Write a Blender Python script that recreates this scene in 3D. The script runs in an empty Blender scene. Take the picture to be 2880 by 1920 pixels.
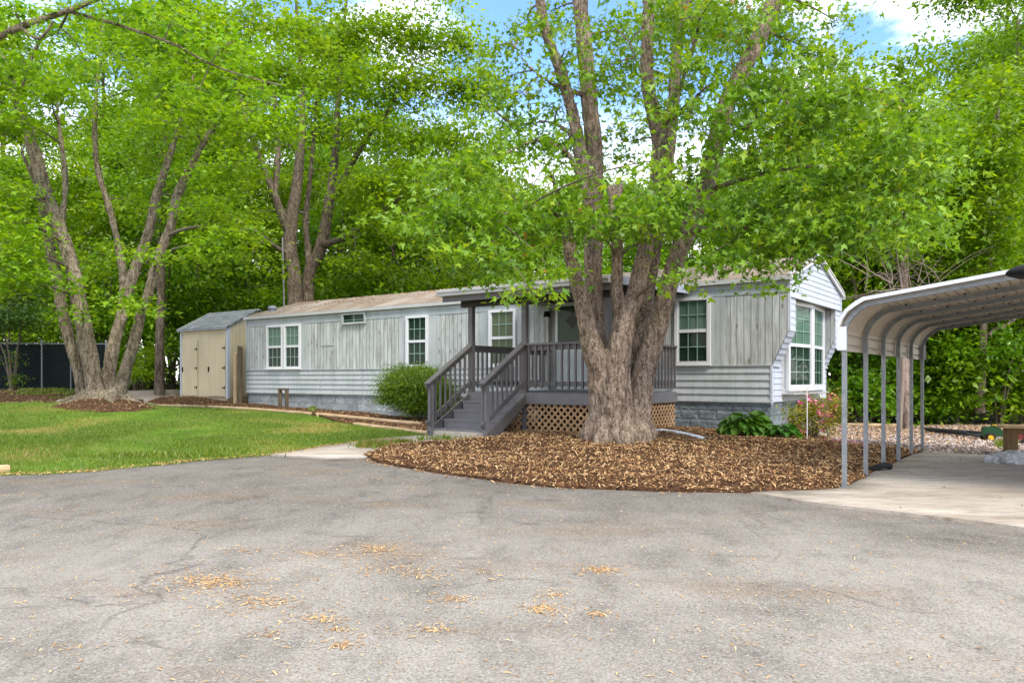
import bpy, bmesh, math, random, time
import numpy as np
from mathutils import Vector, Matrix, noise
from mathutils.geometry import delaunay_2d_cdt

random.seed(7)
RNG = np.random.default_rng(7)
sc = bpy.context.scene
COL = sc.collection
F, CX, HY, EYE = 2153.0, 1440.0, 1062.0, 1.4          # calibration of the photograph (2880 px wide)
EX, EY = (.806, -.592), (.592, .806)                   # house axes: along the front wall to the right / to the back
C0 = (5.32, 15.7)                                      # right front corner of the home
ROTZ = math.atan2(EX[1], EX[0])
HOME_L, HOME_W = 17.9, 4.27

def H(x, y):                                           # home axes -> world
    return (C0[0] + x*EX[0] + y*EY[0], C0[1] + x*EX[1] + y*EY[1])

# ------------------------------------------------------------------ terrain
TP = []
def ctl(x, y, z): TP.append((x, y, z))
for x in (-40, -25, -14, -8, -3, 2, 8, 16, 30):
    for y in (-12, -5, 1, 6): ctl(x, y, 0.0)
for x, y, z in [(-16, 11, .0), (-11, 11, .0), (-7.4, 11, .0), (-4.2, 13.4, .03), (-2.6, 13.2, .05), (0, 10.2, 0), (2, 9.6, 0), (4.1, 9.4, 0),
                (5, 8, 0), (9, 9, 0), (14, 12, 0), (6, 12, 0), (7.7, 14.3, 0), (10, 15, -.02), (9, 17.5, -.04), (12, 19, -.05), (20, 18, 0),
                (-1.0, 14.6, .22), (-.5, 14.2, .22), (1.9, 13.6, .22), (1.7, 12.6, .17), (3.0, 14, .18), (-.2, 12, .05), (2.5, 11.4, .06), (4.5, 12, .04),
                (-1.0, 17.2, .26), (1, 17, .24),
                (8.2, 19.6, -.12), (7.0, 17.2, -.02), (6.1, 15.6, .12), (9.5, 21.5, -.1), (12, 23, -.1), (16, 24, -.1),
                (-11.7, 22, .70), (-9.5, 20.5, .55), (-7.5, 18.0, .30), (-5.5, 16.0, .16), (-13.8, 20.6, .68), (-10.5, 15.5, .26), (-13.5, 15.5, .28), (-18, 17, .42), (-18, 29.6, .92), (-23, 29, .95),
                (-12, 27, .72), (-14, 31, .9), (-9.9, 27, .56), (-12.4, 28.7, .62), (-30, 22, .8), (-30, 14, .2), (-7, 32, .5), (0, 30, .3), (6, 28, .1),
                (-20, 40, 1.1), (0, 42, .5), (15, 40, 0), (30, 40, 0), (-40, 40, 1.2), (0, 70, .8), (-50, 70, 1.4), (50, 70, .3), (40, 20, 0)]:
    ctl(x, y, z)
for x, z in [(-17.9, .49), (-14.9, .41), (-12.9, .36), (-10, .27), (-8, .26), (-6, .26), (-4, .25), (-2, .23), (-1, .22), (0, .19)]:
    ctl(*H(x, -.1), z)
    ctl(*H(x, -1.1), z - .01 if x < -5.7 else z)
    if x < -5.7: ctl(*H(x, -2.6), z - .06)
TPa = np.array(TP)
def tzv(x, y):
    x = np.asarray(x, float).ravel(); y = np.asarray(y, float).ravel()
    out = np.empty(len(x))
    for i in range(0, len(x), 20000):
        d2 = (x[i:i+20000, None]-TPa[None, :, 0])**2 + (y[i:i+20000, None]-TPa[None, :, 1])**2
        w = (d2 + .6)**-1.9
        out[i:i+20000] = (w*TPa[None, :, 2]).sum(1)/w.sum(1)
    return out
def tz(x, y): return float(tzv([x], [y])[0])
def pt(px, py, d):                                     # photograph direction at a known distance -> world point
    return Vector(((px-CX)/F*d, d, EYE-(py-HY)*d/F))
def gp(px, py):                                        # where the sight line meets the terrain
    d = 10.0
    for _ in range(60):
        z = tz((px-CX)/F*d, d)
        d = .5*d + .5*(EYE-z)*F/(py-HY)
    return ((px-CX)/F*d, d)

# ------------------------------------------------------------------ objects
def link(name, me, mat=None, parent=None, loc=None):
    o = bpy.data.objects.new(name, me); COL.objects.link(o)
    if mat is not None and me is not None:
        for m in (mat if isinstance(mat, (list, tuple)) else [mat]): me.materials.append(m)
    if parent is not None: o.parent = parent
    if loc is not None: o.location = loc
    return o
def tag(o, label=None, cat=None, group=None, kind=None):
    if label: o['label'] = label
    if cat: o['category'] = cat
    if group: o['group'] = group
    if kind: o['kind'] = kind
    return o
def thing(name, label, cat, loc=(0, 0, 0), rz=0, group=None):
    o = bpy.data.objects.new(name, None); COL.objects.link(o)
    o.location = loc; o.rotation_euler = (0, 0, rz); o.empty_display_size = .2
    return tag(o, label, cat, group)
def copy_tree(o, parent=None):
    c = o.copy(); COL.objects.link(c)
    if parent is not None: c.parent = parent
    for ch in list(o.children): copy_tree(ch, c)
    return c

def mesh_np(name, V, faces, smooth=False, attr=None):
    """faces: list of (n,k) int arrays"""
    me = bpy.data.meshes.new(name)
    V = np.asarray(V, np.float32)
    me.vertices.add(len(V)); me.vertices.foreach_set('co', V.ravel())
    loops = np.concatenate([np.asarray(f, np.int32).ravel() for f in faces])
    sizes = np.concatenate([np.full(len(f), f.shape[1], np.int32) for f in faces])
    starts = np.concatenate([[0], np.cumsum(sizes)[:-1]]).astype(np.int32)
    me.loops.add(len(loops)); me.loops.foreach_set('vertex_index', loops)
    me.polygons.add(len(sizes)); me.polygons.foreach_set('loop_start', starts)
    me.polygons.foreach_set('loop_total', sizes)
    if smooth: me.polygons.foreach_set('use_smooth', np.ones(len(sizes), bool))
    if attr is not None:
        a = me.attributes.new('rnd', 'FLOAT', 'POINT'); a.data.foreach_set('value', np.asarray(attr, np.float32))
    me.update(calc_edges=True); me.validate()
    return me

class MB:
    def __init__(s): s.v = []; s.f = []
    def box(s, x0, x1, y0, y1, z0, z1):
        b = len(s.v)
        s.v += [(x0, y0, z0), (x1, y0, z0), (x1, y1, z0), (x0, y1, z0), (x0, y0, z1), (x1, y0, z1), (x1, y1, z1), (x0, y1, z1)]
        s.f += [tuple(b+i for i in q) for q in ((0, 3, 2, 1), (4, 5, 6, 7), (0, 1, 5, 4), (1, 2, 6, 5), (2, 3, 7, 6), (3, 0, 4, 7))]
        return s
    def beam(s, a, b_, w, h, up=(0, 0, 1)):
        a = Vector(a); b_ = Vector(b_); d = (b_-a).normalized(); r = d.cross(Vector(up))
        if r.length < 1e-5: r = d.cross(Vector((1, 0, 0)))
        r.normalize(); u = r.cross(d)
        b = len(s.v)
        for p in (a, b_):
            for i, j in ((-1, -1), (1, -1), (1, 1), (-1, 1)): s.v.append(tuple(p + r*(i*w/2) + u*(j*h/2)))
        s.f += [tuple(b+i for i in q) for q in ((0, 1, 2, 3), (7, 6, 5, 4), (0, 4, 5, 1), (1, 5, 6, 2), (2, 6, 7, 3), (3, 7, 4, 0))]
        return s
    def prism(s, poly, fn):
        """poly: 2d points; fn(u,v,k) -> 3d for k=0/1 end"""
        n = len(poly); b = len(s.v)
        for k in (0, 1):
            for u, v in poly: s.v.append(tuple(fn(u, v, k)))
        s.f.append(tuple(b+i for i in range(n))[::-1]); s.f.append(tuple(b+n+i for i in range(n)))
        for i in range(n):
            j = (i+1) % n; s.f.append((b+i, b+j, b+n+j, b+n+i))
        return s
    def strip(s, prof, fn):
        """open profile extruded between k=0 and k=1"""
        n = len(prof); b = len(s.v)
        for k in (0, 1):
            for u, v in prof: s.v.append(tuple(fn(u, v, k)))
        for i in range(n-1): s.f.append((b+i, b+i+1, b+n+i+1, b+n+i))
        return s
    def quad(s, *p):
        b = len(s.v); s.v += [tuple(q) for q in p]; s.f.append(tuple(range(b, b+len(p)))); return s
    def tube(s, pts, rad, n=8, cap=True):
        V, Q = tube_np(pts, rad, n); b = len(s.v)
        s.v += [tuple(p) for p in V]; s.f += [tuple(int(i)+b for i in q) for q in Q]
        if cap:
            s.f.append(tuple(range(b, b+n))[::-1]); s.f.append(tuple(range(b+len(V)-n, b+len(V))))
        return s
    def lathe(s, prof, n=16, c=(0, 0, 0)):
        b = len(s.v)
        for r, z in prof:
            for i in range(n):
                a = 2*math.pi*i/n; s.v.append((c[0]+r*math.cos(a), c[1]+r*math.sin(a), c[2]+z))
        for k in range(len(prof)-1):
            for i in range(n):
                j = (i+1) % n; s.f.append((b+k*n+i, b+k*n+j, b+(k+1)*n+j, b+(k+1)*n+i))
        return s
    def build(s, name, mat, parent=None, smooth=False, loc=None):
        me = bpy.data.meshes.new(name); me.from_pydata(s.v, [], s.f)
        bm = bmesh.new(); bm.from_mesh(me); bmesh.ops.recalc_face_normals(bm, faces=bm.faces); bm.to_mesh(me); bm.free()
        if smooth:
            for p in me.polygons: p.use_smooth = True
        me.update()
        return link(name, me, mat, parent, loc)

def tube_np(pts, rad, n=8):
    P = np.asarray([tuple(p) for p in pts], float); m = len(P)
    R = np.full(m, rad) if np.isscalar(rad) else np.asarray(rad, float)
    T = np.gradient(P, axis=0); T /= np.linalg.norm(T, axis=1)[:, None]+1e-9
    ref = np.array([1., 0, 0]) if abs(T[0, 0]) < .8 else np.array([0, 1., 0])
    V = []
    a = np.arange(n)*2*math.pi/n
    u = np.cross(T[0], ref); u /= np.linalg.norm(u)
    for i in range(m):
        u = u-T[i]*u.dot(T[i]); u /= np.linalg.norm(u)+1e-9
        w = np.cross(T[i], u)
        V.append(P[i]+R[i]*(np.cos(a)[:, None]*u+np.sin(a)[:, None]*w))
    V = np.concatenate(V)
    i = np.arange(m-1)[:, None]*n; j = np.arange(n)[None]; j2 = (j+1) % n
    Q = np.stack([i+j, i+j2, i+n+j2, i+n+j], -1).reshape(-1, 4)
    return V, Q
def smooth_line(pts, k=4):                             # Catmull-Rom
    P = [Vector(p) for p in pts]; out = []
    for i in range(len(P)-1):
        p0 = P[max(i-1, 0)]; p1 = P[i]; p2 = P[i+1]; p3 = P[min(i+2, len(P)-1)]
        for j in range(k):
            t = j/k
            out.append(.5*((2*p1)+(p2-p0)*t+(2*p0-5*p1+4*p2-p3)*t*t+(3*p1-p0-3*p2+p3)*t**3))
    out.append(P[-1]); return out

# ------------------------------------------------------------------ materials
class NT:
    def __init__(s, name):
        s.m = bpy.data.materials.new(name); s.m.use_nodes = True; s.t = s.m.node_tree
        s.b = s.t.nodes['Principled BSDF']; s.out = s.t.nodes['Material Output']
        s.co = s.t.nodes.new('ShaderNodeTexCoord').outputs['Object']
    def n(s, typ, **kw):
        x = s.t.nodes.new('ShaderNode'+typ)
        for k, v in kw.items(): setattr(x, k, v)
        return x
    def L(s, a, b): s.t.links.new(a, b)
    def vec(s, st=(1, 1, 1), rot=(0, 0, 0)):
        m = s.n('Mapping'); s.L(s.co, m.inputs['Vector']); m.inputs['Scale'].default_value = st; m.inputs['Rotation'].default_value = rot
        return m.outputs[0]
    def noise(s, scale, detail=4, rough=.6, st=(1, 1, 1), dist=0):
        x = s.n('TexNoise'); s.L(s.vec(st), x.inputs['Vector'])
        x.inputs['Scale'].default_value = scale; x.inputs['Detail'].default_value = detail; x.inputs['Roughness'].default_value = rough; x.inputs['Distortion'].default_value = dist
        return x.outputs['Fac']
    def vor(s, scale, feature='F1', st=(1, 1, 1), out='Distance', rand=1.0):
        x = s.n('TexVoronoi', feature=feature); s.L(s.vec(st), x.inputs['Vector'])
        x.inputs['Scale'].default_value = scale; x.inputs['Randomness'].default_value = rand
        return x.outputs[out]
    def attr(s, name='rnd'):
        x = s.n('Attribute'); x.attribute_name = name; return x.outputs['Fac']
    def objrand(s):
        return s.n('ObjectInfo').outputs['Random']
    def ramp(s, fac, stops, interp='LINEAR'):
        x = s.n('ValToRGB'); x.color_ramp.interpolation = interp; e = x.color_ramp.elements
        while len(e) < len(stops): e.new(.5)
        for i, (p, c) in enumerate(stops):
            e[i].position = p
            e[i].color = (c, c, c, 1) if not isinstance(c, tuple) else (*c, 1)
        s.L(fac, x.inputs[0]); return x.outputs[0]
    def mix(s, fac, a, b, mode='MIX'):
        x = s.n('Mix', data_type='RGBA', blend_type=mode)
        for k, v in ((0, fac), (6, a), (7, b)):
            if hasattr(v, 'is_linked'): s.L(v, x.inputs[k])
            elif k == 0: x.inputs[0].default_value = v
            else: x.inputs[k].default_value = (v, v, v, 1) if not isinstance(v, tuple) else (*v, 1)
        return x.outputs[2]
    def math(s, op, a, b=0.0):
        x = s.n('Math', operation=op)
        for k, v in ((0, a), (1, b)):
            if hasattr(v, 'is_linked'): s.L(v, x.inputs[k])
            else: x.inputs[k].default_value = v
        return x.outputs[0]
    def groove(s, period, width):
        q = s.n('SeparateXYZ'); s.L(s.co, q.inputs[0])
        return s.math('LESS_THAN', s.math('FRACT', s.math('DIVIDE', s.math('ADD', q.outputs[0], q.outputs[1]), period)), width)
    def color(s, c):
        if hasattr(c, 'is_linked'): s.L(c, s.b.inputs['Base Color'])
        else: s.b.inputs['Base Color'].default_value = (*c, 1)
        return s
    def rough(s, r, spec=.3, metal=0):
        if hasattr(r, 'is_linked'): s.L(r, s.b.inputs['Roughness'])
        else: s.b.inputs['Roughness'].default_value = r
        s.b.inputs['Specular IOR Level'].default_value = spec; s.b.inputs['Metallic'].default_value = metal
        return s
    def bump(s, h, strength=.5, dist=.02):
        x = s.n('Bump'); x.inputs['Strength'].default_value = strength; x.inputs['Distance'].default_value = dist
        s.L(h, x.inputs['Height']); s.L(x.outputs[0], s.b.inputs['Normal']); return s

def plain(name, c, r=.6, spec=.3, metal=0, var=.15, scale=3.0, bump=0):
    m = NT(name); n1 = m.noise(scale, 6, .65)
    m.color(m.mix(1.0, c, m.ramp(n1, [(.25, 1-var), (.75, 1+var*.6)]), 'MULTIPLY')).rough(r, spec, metal)
    if bump: m.bump(m.noise(scale*14, 3), bump, .01)
    return m.m

def leaf_mat(name, stops, trans=.35, tint=(1.25, 1.15, .5), var=.3, rough=.42):
    m = NT(name); stops = [(p, (min(1, c[0]*1.12), c[1]*.97, c[2])) for p, c in stops]
    c = m.ramp(m.attr(), stops)
    c = m.mix(m.noise(.45, 3, .6), m.mix(1.0, c, (1-var, 1-var, 1-var*.7), 'MULTIPLY'), m.mix(1.0, c, (1+var, 1+var*.9, 1), 'MULTIPLY'))
    hv = m.n('HueSaturation'); m.L(c, hv.inputs['Color'])
    mr = m.n('MapRange'); m.L(m.objrand(), mr.inputs[0]); mr.inputs[3].default_value = .49; mr.inputs[4].default_value = .515; m.L(mr.outputs[0], hv.inputs['Hue'])
    c = hv.outputs[0]
    m.color(c).rough(rough, .5)
    t = m.n('BsdfTranslucent'); m.L(m.mix(1.0, c, tint, 'MULTIPLY'), t.inputs[0])
    x = m.n('MixShader'); x.inputs[0].default_value = trans
    m.L(m.b.outputs[0], x.inputs[1]); m.L(t.outputs[0], x.inputs[2]); m.L(x.outputs[0], m.out.inputs[0])
    return m.m
LEAF_BIG = leaf_mat('maple_leaf', [(0, (.075, .19, .014)), (.35, (.145, .31, .014)), (.72, (.225, .42, .018)), (.95, (.34, .50, .025)), (.972, (.36, .17, .05)), (1, (.30, .13, .045))], 0.46)
LEAF_LEFT = leaf_mat('bright_leaf', [(0, (.08, .23, .012)), (.4, (.155, .375, .013)), (.8, (.24, .49, .016)), (1, (.35, .56, .022))], 0.5)
LEAF_MID = leaf_mat('summer_leaf', [(0, (.075, .20, .008)), (.5, (.17, .37, .010)), (1, (.31, .52, .014))], .58)
LEAF_WOOD = leaf_mat('woodland_leaf', [(0, (.05, .14, .008)), (.5, (.13, .30, .009)), (1, (.26, .47, .012))], 0.5)
LEAF_DARK = leaf_mat('dark_leaf', [(0, (.022, .075, .014)), (.5, (.045, .125, .016)), (1, (.10, .21, .02))], 0.3)
LEAF_SHRUB = leaf_mat('shrub_leaf', [(0, (.05, .12, .008)), (.5, (.115, .235, .010)), (1, (.24, .38, .016))], 0.35)
LEAF_HOSTA = leaf_mat('broad_leaf', [(0, (.035, .12, .012)), (.6, (.06, .19, .016)), (1, (.12, .27, .03))], .25, var=.1)
LEAF_AZ = leaf_mat('azalea_leaf', [(0, (.10, .15, .015)), (.5, (.22, .27, .02)), (.85, (.34, .34, .03)), (1, (.36, .20, .06))], .35)
GRASS = leaf_mat('grass_blade', [(0, (.07, .14, .012)), (.5, (.135, .25, .02)), (.85, (.22, .32, .04)), (1, (.40, .31, .13))], 0.35)
def petal(name, c):
    m = NT(name); m.color(m.mix(m.attr(), c, tuple(min(1, k*1.5+.1) for k in c))).rough(.6); return m.m
PINK = petal('pink_petal', (.60, .12, .24))

def bark(name, a, b, sc_=1.0, moss=0, lichen=0):
    m = NT(name)
    r = m.noise(15*sc_, 5, .7, (1, 1, .27), .9); f = m.noise(44*sc_, 4, .75, (1, 1, .5), .5); big = m.noise(1.6, 3)
    h = m.mix(.5, r, f)
    c = m.ramp(h, [(.38, tuple(k*.28 for k in a)), (.47, a), (.55, b), (.68, tuple(min(1, k*1.35) for k in b))])
    c = m.mix(1.0, c, m.ramp(big, [(.3, .75), (.7, 1.12)]), 'MULTIPLY')
    if moss: c = m.mix(m.ramp(m.noise(1.1, 4, .7), [(.52, 0.0), (.7, moss)]), c, (.10, .115, .045))
    if lichen: c = m.mix(m.math('MULTIPLY', m.ramp(m.noise(7, 5, .75, (1, 1, .7), 1.), [(.63, 0.0), (.70, lichen)]), m.ramp(m.noise(1.4, 3), [(.5, 0.0), (.6, 1.0)])), c, (.42, .41, .34))
    m.color(c).rough(.95, .1).bump(h, .9, .05)
    return m.m
BARK_BIG = bark('maple_bark', (.17, .122, .088), (.37, .285, .215), 1.0, .25, .7)
BARK_LEFT = bark('grey_bark', (.155, .12, .08), (.33, .27, .19), .8, .2, .3)
BARK_WOOD = bark('woodland_bark', (.095, .07, .05), (.21, .165, .12), .8, .3)
BARK_PINE = bark('pinkish_bark', (.22, .155, .12), (.40, .30, .24), .6)
TWIG = plain('twig_bark', (.16, .125, .09), .9)

# ground surfaces
m = NT('asphalt')
big = m.noise(.55, 5, .62, dist=.6); mid = m.noise(2.6, 5, .65, (1, .55, 1)); fine = m.noise(70, 2, .8); sp = m.vor(95, out='Color')
c = m.ramp(big, [(.28, (.158, .145, .125)), (.45, (.225, .209, .183)), (.62, (.27, .252, .222)), (.8, (.226, .214, .193))])
c = m.mix(1.0, c, m.ramp(mid, [(.3, .70), (.48, 1.0), (.75, 1.14)]), 'MULTIPLY')
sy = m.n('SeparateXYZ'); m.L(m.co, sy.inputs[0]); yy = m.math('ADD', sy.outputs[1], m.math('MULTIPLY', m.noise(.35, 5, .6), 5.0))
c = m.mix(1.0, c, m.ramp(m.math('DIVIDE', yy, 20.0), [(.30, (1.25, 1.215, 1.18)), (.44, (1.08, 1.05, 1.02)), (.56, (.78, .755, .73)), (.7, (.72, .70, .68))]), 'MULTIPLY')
c = m.mix(m.ramp(m.noise(.8, 3, .5, (.6, 1.4, 1)), [(.54, 0.0), (.70, .5)]), c, (.22, .155, .095))
c = m.mix(1.0, c, m.ramp(fine, [(.3, .68), (.5, 1.0), (.72, 1.3)]), 'MULTIPLY')
sx = m.n('SeparateColor'); m.L(sp, sx.inputs[0])
c = m.mix(m.ramp(sx.outputs[0], [(.86, 0.0), (.93, .6)]), c, (.42, .40, .38))
c = m.mix(m.ramp(sx.outputs[1], [(.86, 0.0), (.93, .5)]), c, (.09, .085, .082))
c = m.mix(m.ramp(m.noise(1.5, 6, .7, (.35, 1.3, 1), 1.2), [(.60, 0.0), (.72, .55)]), c, (.085, .08, .077))
wv = m.n('TexVoronoi', feature='DISTANCE_TO_EDGE'); wm = m.n('Mix', data_type='VECTOR'); nn = m.n('TexNoise'); nn.inputs['Scale'].default_value = 1.6; nn.inputs['Detail'].default_value = 6
m.L(m.co, nn.inputs['Vector']); wm.inputs[0].default_value = .42; m.L(m.co, wm.inputs[4]); m.L(nn.outputs['Color'], wm.inputs[5]); m.L(wm.outputs[1], wv.inputs['Vector']); wv.inputs['Scale'].default_value = .55
crack = m.math('MULTIPLY', m.ramp(wv.outputs['Distance'], [(.0, 1.0), (.0075, 0.0)]), m.ramp(m.noise(.45, 4), [(.44, 0.0), (.54, .6)]))
c = m.mix(m.ramp(m.noise(.75, 6, .72, (.6, 1.5, 1), .9), [(.635, 0.0), (.70, .6)]), c, (.085, .065, .05))
c = m.mix(crack, c, (.09, .08, .07))
m.color(c).rough(.95, .15).bump(m.mix(.5, fine, m.noise(160, 2)), .9, .02)
ASPHALT = m.m

m = NT('concrete')
n1 = m.noise(.9, 5, .65, (.5, 1.6, 1)); n2 = m.noise(7, 6, .7, (.35, 1.5, 1)); n3 = m.noise(90, 2)
c = m.ramp(n1, [(.3, (.30, .25, .19)), (.5, (.40, .345, .28)), (.7, (.46, .415, .355))])
c = m.mix(1.0, c, m.ramp(n2, [(.3, .62), (.5, 1.0), (.7, 1.1)]), 'MULTIPLY')
c = m.mix(m.ramp(m.noise(2.2, 5, .7, (.25, 1.6, 1), .8), [(.57, 0.0), (.70, .75)]), c, (.17, .125, .085))
c = m.mix(1.0, c, m.ramp(n3, [(.3, .85), (.7, 1.1)]), 'MULTIPLY')
m.color(c).rough(.9, .2).bump(n2, .3, .01); CONCRETE = m.m

def soil(name, a, b, c_, s=9):
    m = NT(name); n1 = m.noise(s, 6, .75); n2 = m.vor(s*3, out='Color'); sx = m.n('SeparateColor'); m.L(n2, sx.inputs[0])
    c = m.ramp(n1, [(.3, a), (.55, b), (.75, c_)])
    c = m.mix(1.0, c, m.ramp(sx.outputs[0], [(0, .45), (1, 1.35)]), 'MULTIPLY')
    m.color(c).rough(1, .1).bump(m.mix(.5, n1, sx.outputs[1]), .9, .05); return m.m
MULCH = soil('mulch_soil', (.04, .022, .013), (.10, .052, .027), (.19, .10, .05))
LITTER = soil('forest_floor', (.035, .035, .014), (.06, .06, .02), (.10, .075, .035), 5)
GRAVEL = soil('gravel_bed', (.22, .18, .14), (.36, .30, .25), (.46, .40, .34), 14)
m = NT('lawn_turf')
c = m.ramp(m.noise(1.1, 5, .7), [(.3, (.07, .13, .014)), (.5, (.11, .19, .018)), (.64, (.16, .20, .04)), (.74, (.28, .20, .09))])
c = m.mix(1.0, c, m.ramp(m.noise(60, 3, .8), [(.3, .6), (.7, 1.3)]), 'MULTIPLY'); m.color(c).rough(1, .1).bump(m.noise(60, 3), .8, .03); TURF = m.m
def chips(name, stops):
    m = NT(name); m.color(m.ramp(m.attr(), stops)).rough(.9, .15); return m.m
CHIP = chips('wood_chip', [(0, (.055, .027, .013)), (.25, (.17, .08, .032)), (.5, (.34, .18, .075)), (.76, (.49, .30, .14)), (1, (.64, .45, .25))])
SEED = chips('dry_seed', [(0, (.24, .12, .05)), (.5, (.52, .30, .12)), (1, (.70, .49, .24))])
STONE = chips('gravel_stone', [(0, (.13, .09, .065)), (.3, (.26, .19, .15)), (.65, (.36, .29, .255)), (1, (.54, .48, .45))])

# building surfaces (object axes = home axes)
m = NT('weathered_planks')
pl = m.n('TexWhiteNoise', noise_dimensions='1D'); sxyz = m.n('SeparateXYZ'); m.L(m.co, sxyz.inputs[0])
pid = m.math('FLOOR', m.math('DIVIDE', m.math('ADD', sxyz.outputs[0], sxyz.outputs[1]), .148)); m.L(pid, pl.inputs['W'])
offs = m.n('CombineXYZ'); m.L(m.math('MULTIPLY', pl.outputs[0], 37.0), offs.inputs[2])
va = m.n('VectorMath', operation='ADD'); m.L(m.co, va.inputs[0]); m.L(offs.outputs[0], va.inputs[1])
def pn(scale, st, detail=5, rough=.65, dist=0):
    mp = m.n('Mapping'); m.L(va.outputs[0], mp.inputs[0]); mp.inputs['Scale'].default_value = st
    x = m.n('TexNoise'); m.L(mp.outputs[0], x.inputs['Vector']); x.inputs['Scale'].default_value = scale; x.inputs['Detail'].default_value = detail; x.inputs['Roughness'].default_value = rough; x.inputs['Distortion'].default_value = dist
    return x.outputs['Fac']
g = pn(34, (1, 1, .045), 6, .7, .5); blot = pn(2.2, (1.6, 1.6, .5), 5)
c = m.ramp(g, [(.27, (.17, .165, .15)), (.38, (.36, .36, .34)), (.50, (.49, .495, .475)), (.70, (.60, .605, .59))])
c = m.mix(1.0, c, m.ramp(blot, [(.3, (.60, .60, .575)), (.5, (.93, .94, .93)), (.7, (1.12, 1.14, 1.15))]), 'MULTIPLY')
c = m.mix(1.0, c, m.ramp(pl.outputs[0], [(0, (.82, .83, .815)), (.5, (.97, .98, .97)), (1, (1.08, 1.08, 1.08))]), 'MULTIPLY')
kn = m.vor(2.6, st=(2.2, 2.2, .8)); c = m.mix(m.ramp(kn, [(.10, .8), (.17, 0.0)]), c, (.16, .145, .12))
c = m.mix(m.math('MULTIPLY', m.groove(.148, .12), .75), c, (.10, .095, .085))
nl_ = m.n('TexVoronoi', feature='F1'); mpn = m.n('Mapping'); m.L(m.co, mpn.inputs[0]); mpn.inputs['Scale'].default_value = (3.38, 3.38, 1.6); m.L(mpn.outputs[0], nl_.inputs['Vector']); nl_.inputs['Scale'].default_value = 1; nl_.inputs['Randomness'].default_value = .25
c = m.mix(m.ramp(nl_.outputs['Distance'], [(.035, .8), (.05, 0.0)]), c, (.07, .06, .05))
m.color(c).rough(.75, .25).bump(g, .35, .01); PLANK = m.m

def siding(name, c0, streak=.2):
    m = NT(name); n1 = m.noise(1.3, 5, .65, (1, 1, .5)); n2 = m.noise(9, 4, .7, (1, 1, .12))
    c = m.mix(1.0, c0, m.ramp(n1, [(.3, (1-streak*1.3, 1-streak, 1-streak*1.2)), (.6, 1.0), (.8, 1.08)]), 'MULTIPLY')
    c = m.mix(1.0, c, m.ramp(n2, [(.3, 1-streak), (.55, 1.0)]), 'MULTIPLY')
    m.color(c).rough(.5, .35); return m.m
SIDING = siding('grey_siding', (.44, .455, .45)); SIDING_W = siding('white_siding', (.50, .525, .575), .10)
TRIMG = siding('grey_trim', (.40, .42, .415), .18); WHITE = plain('white_vinyl', (.64, .64, .64), .35, .4, var=.05)
OFFW = plain('dirty_white_metal', (.46, .455, .43), .45, .4, var=.12)
def blocks(name, c0):
    m = NT(name); b = m.n('TexBrick'); mp = m.n('Mapping'); mp.inputs['Rotation'].default_value = (math.pi/2, 0, 0)
    cx = m.n('SeparateXYZ'); m.L(m.co, cx.inputs[0]); cc = m.n('CombineXYZ'); m.L(m.math('ADD', cx.outputs[0], cx.outputs[1]), cc.inputs[0]); m.L(cx.outputs[2], cc.inputs[1]); m.L(cc.outputs[0], b.inputs['Vector'])
    b.inputs['Scale'].default_value = 1; b.inputs['Brick Width'].default_value = .405; b.inputs['Row Height'].default_value = .203; b.inputs['Mortar Size'].default_value = .009; b.inputs['Mortar Smooth'].default_value = .4; b.inputs['Bias'].default_value = 0
    b.inputs['Color1'].default_value = (*[k*.85 for k in c0], 1); b.inputs['Color2'].default_value = (*[k*1.15 for k in c0], 1); b.inputs['Mortar'].default_value = (*[k*.72 for k in c0], 1)
    r = m.noise(9, 4, .6, (1, 1, 1.3), .8)
    c = m.mix(1.0, b.outputs[0], m.ramp(r, [(.3, .72), (.6, 1.1), (.75, 1.3)]), 'MULTIPLY')
    c = m.mix(1.0, c, m.ramp(m.noise(1.2, 5, .7, (1, 1, .7)), [(.35, .75), (.6, 1.08)]), 'MULTIPLY')
    h = m.mix(b.outputs['Fac'], r, 0.0); m.color(c).rough(.8, .25).bump(h, 1.0, .035); return m.m
BLOCK = blocks('painted_block', (.195, .232, .242)); BLOCK_L = blocks('bare_block', (.30, .325, .325))
m = NT('metal_roof'); n1 = m.noise(1.1, 6, .7, (1, .6, 1)); n2 = m.noise(26, 5, .75)
c = m.ramp(n2, [(.3, (.09, .062, .04)), (.44, (.185, .135, .095)), (.56, (.29, .228, .175)), (.75, (.38, .325, .27))])
c = m.mix(m.ramp(n1, [(.46, 0.0), (.66, .85)]), c, (.36, .315, .265)); m.color(c).rough(.8, .2).bump(n2, .5, .03); ROOF = m.m
m = NT('shingles'); n1 = m.noise(1.4, 4); n2 = m.noise(30, 3, .8); bk = m.n('TexBrick'); m.L(m.vec((1, 1, 1)), bk.inputs['Vector']); bk.inputs['Scale'].default_value = 1; bk.inputs['Brick Width'].default_value = .3; bk.inputs['Row Height'].default_value = .14; bk.inputs['Mortar Size'].default_value = .006
bk.inputs['Color1'].default_value = (.20, .21, .205, 1); bk.inputs['Color2'].default_value = (.29, .30, .292, 1); bk.inputs['Mortar'].default_value = (.1, .11, .11, 1)
c = m.mix(1.0, bk.outputs[0], m.ramp(n2, [(.3, .7), (.7, 1.25)]), 'MULTIPLY'); m.color(c).rough(.95, .15); SHINGLE = m.m
TANW = plain('tan_paint', (.60, .51, .33), .6, .25, var=.1, scale=2); TAND = plain('tan_dark', (.42, .33, .205), .7, .2, var=.15)
GREYP = plain('grey_deck_paint', (.118, .108, .106), .5, .3, var=.18, scale=5, bump=.1); GREYP2 = plain('grey_tread_paint', (.165, .158, .16), .55, .3, var=.2, scale=6)
DARKWOOD = plain('dark_rafter', (.055, .048, .042), .8, .2)
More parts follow.
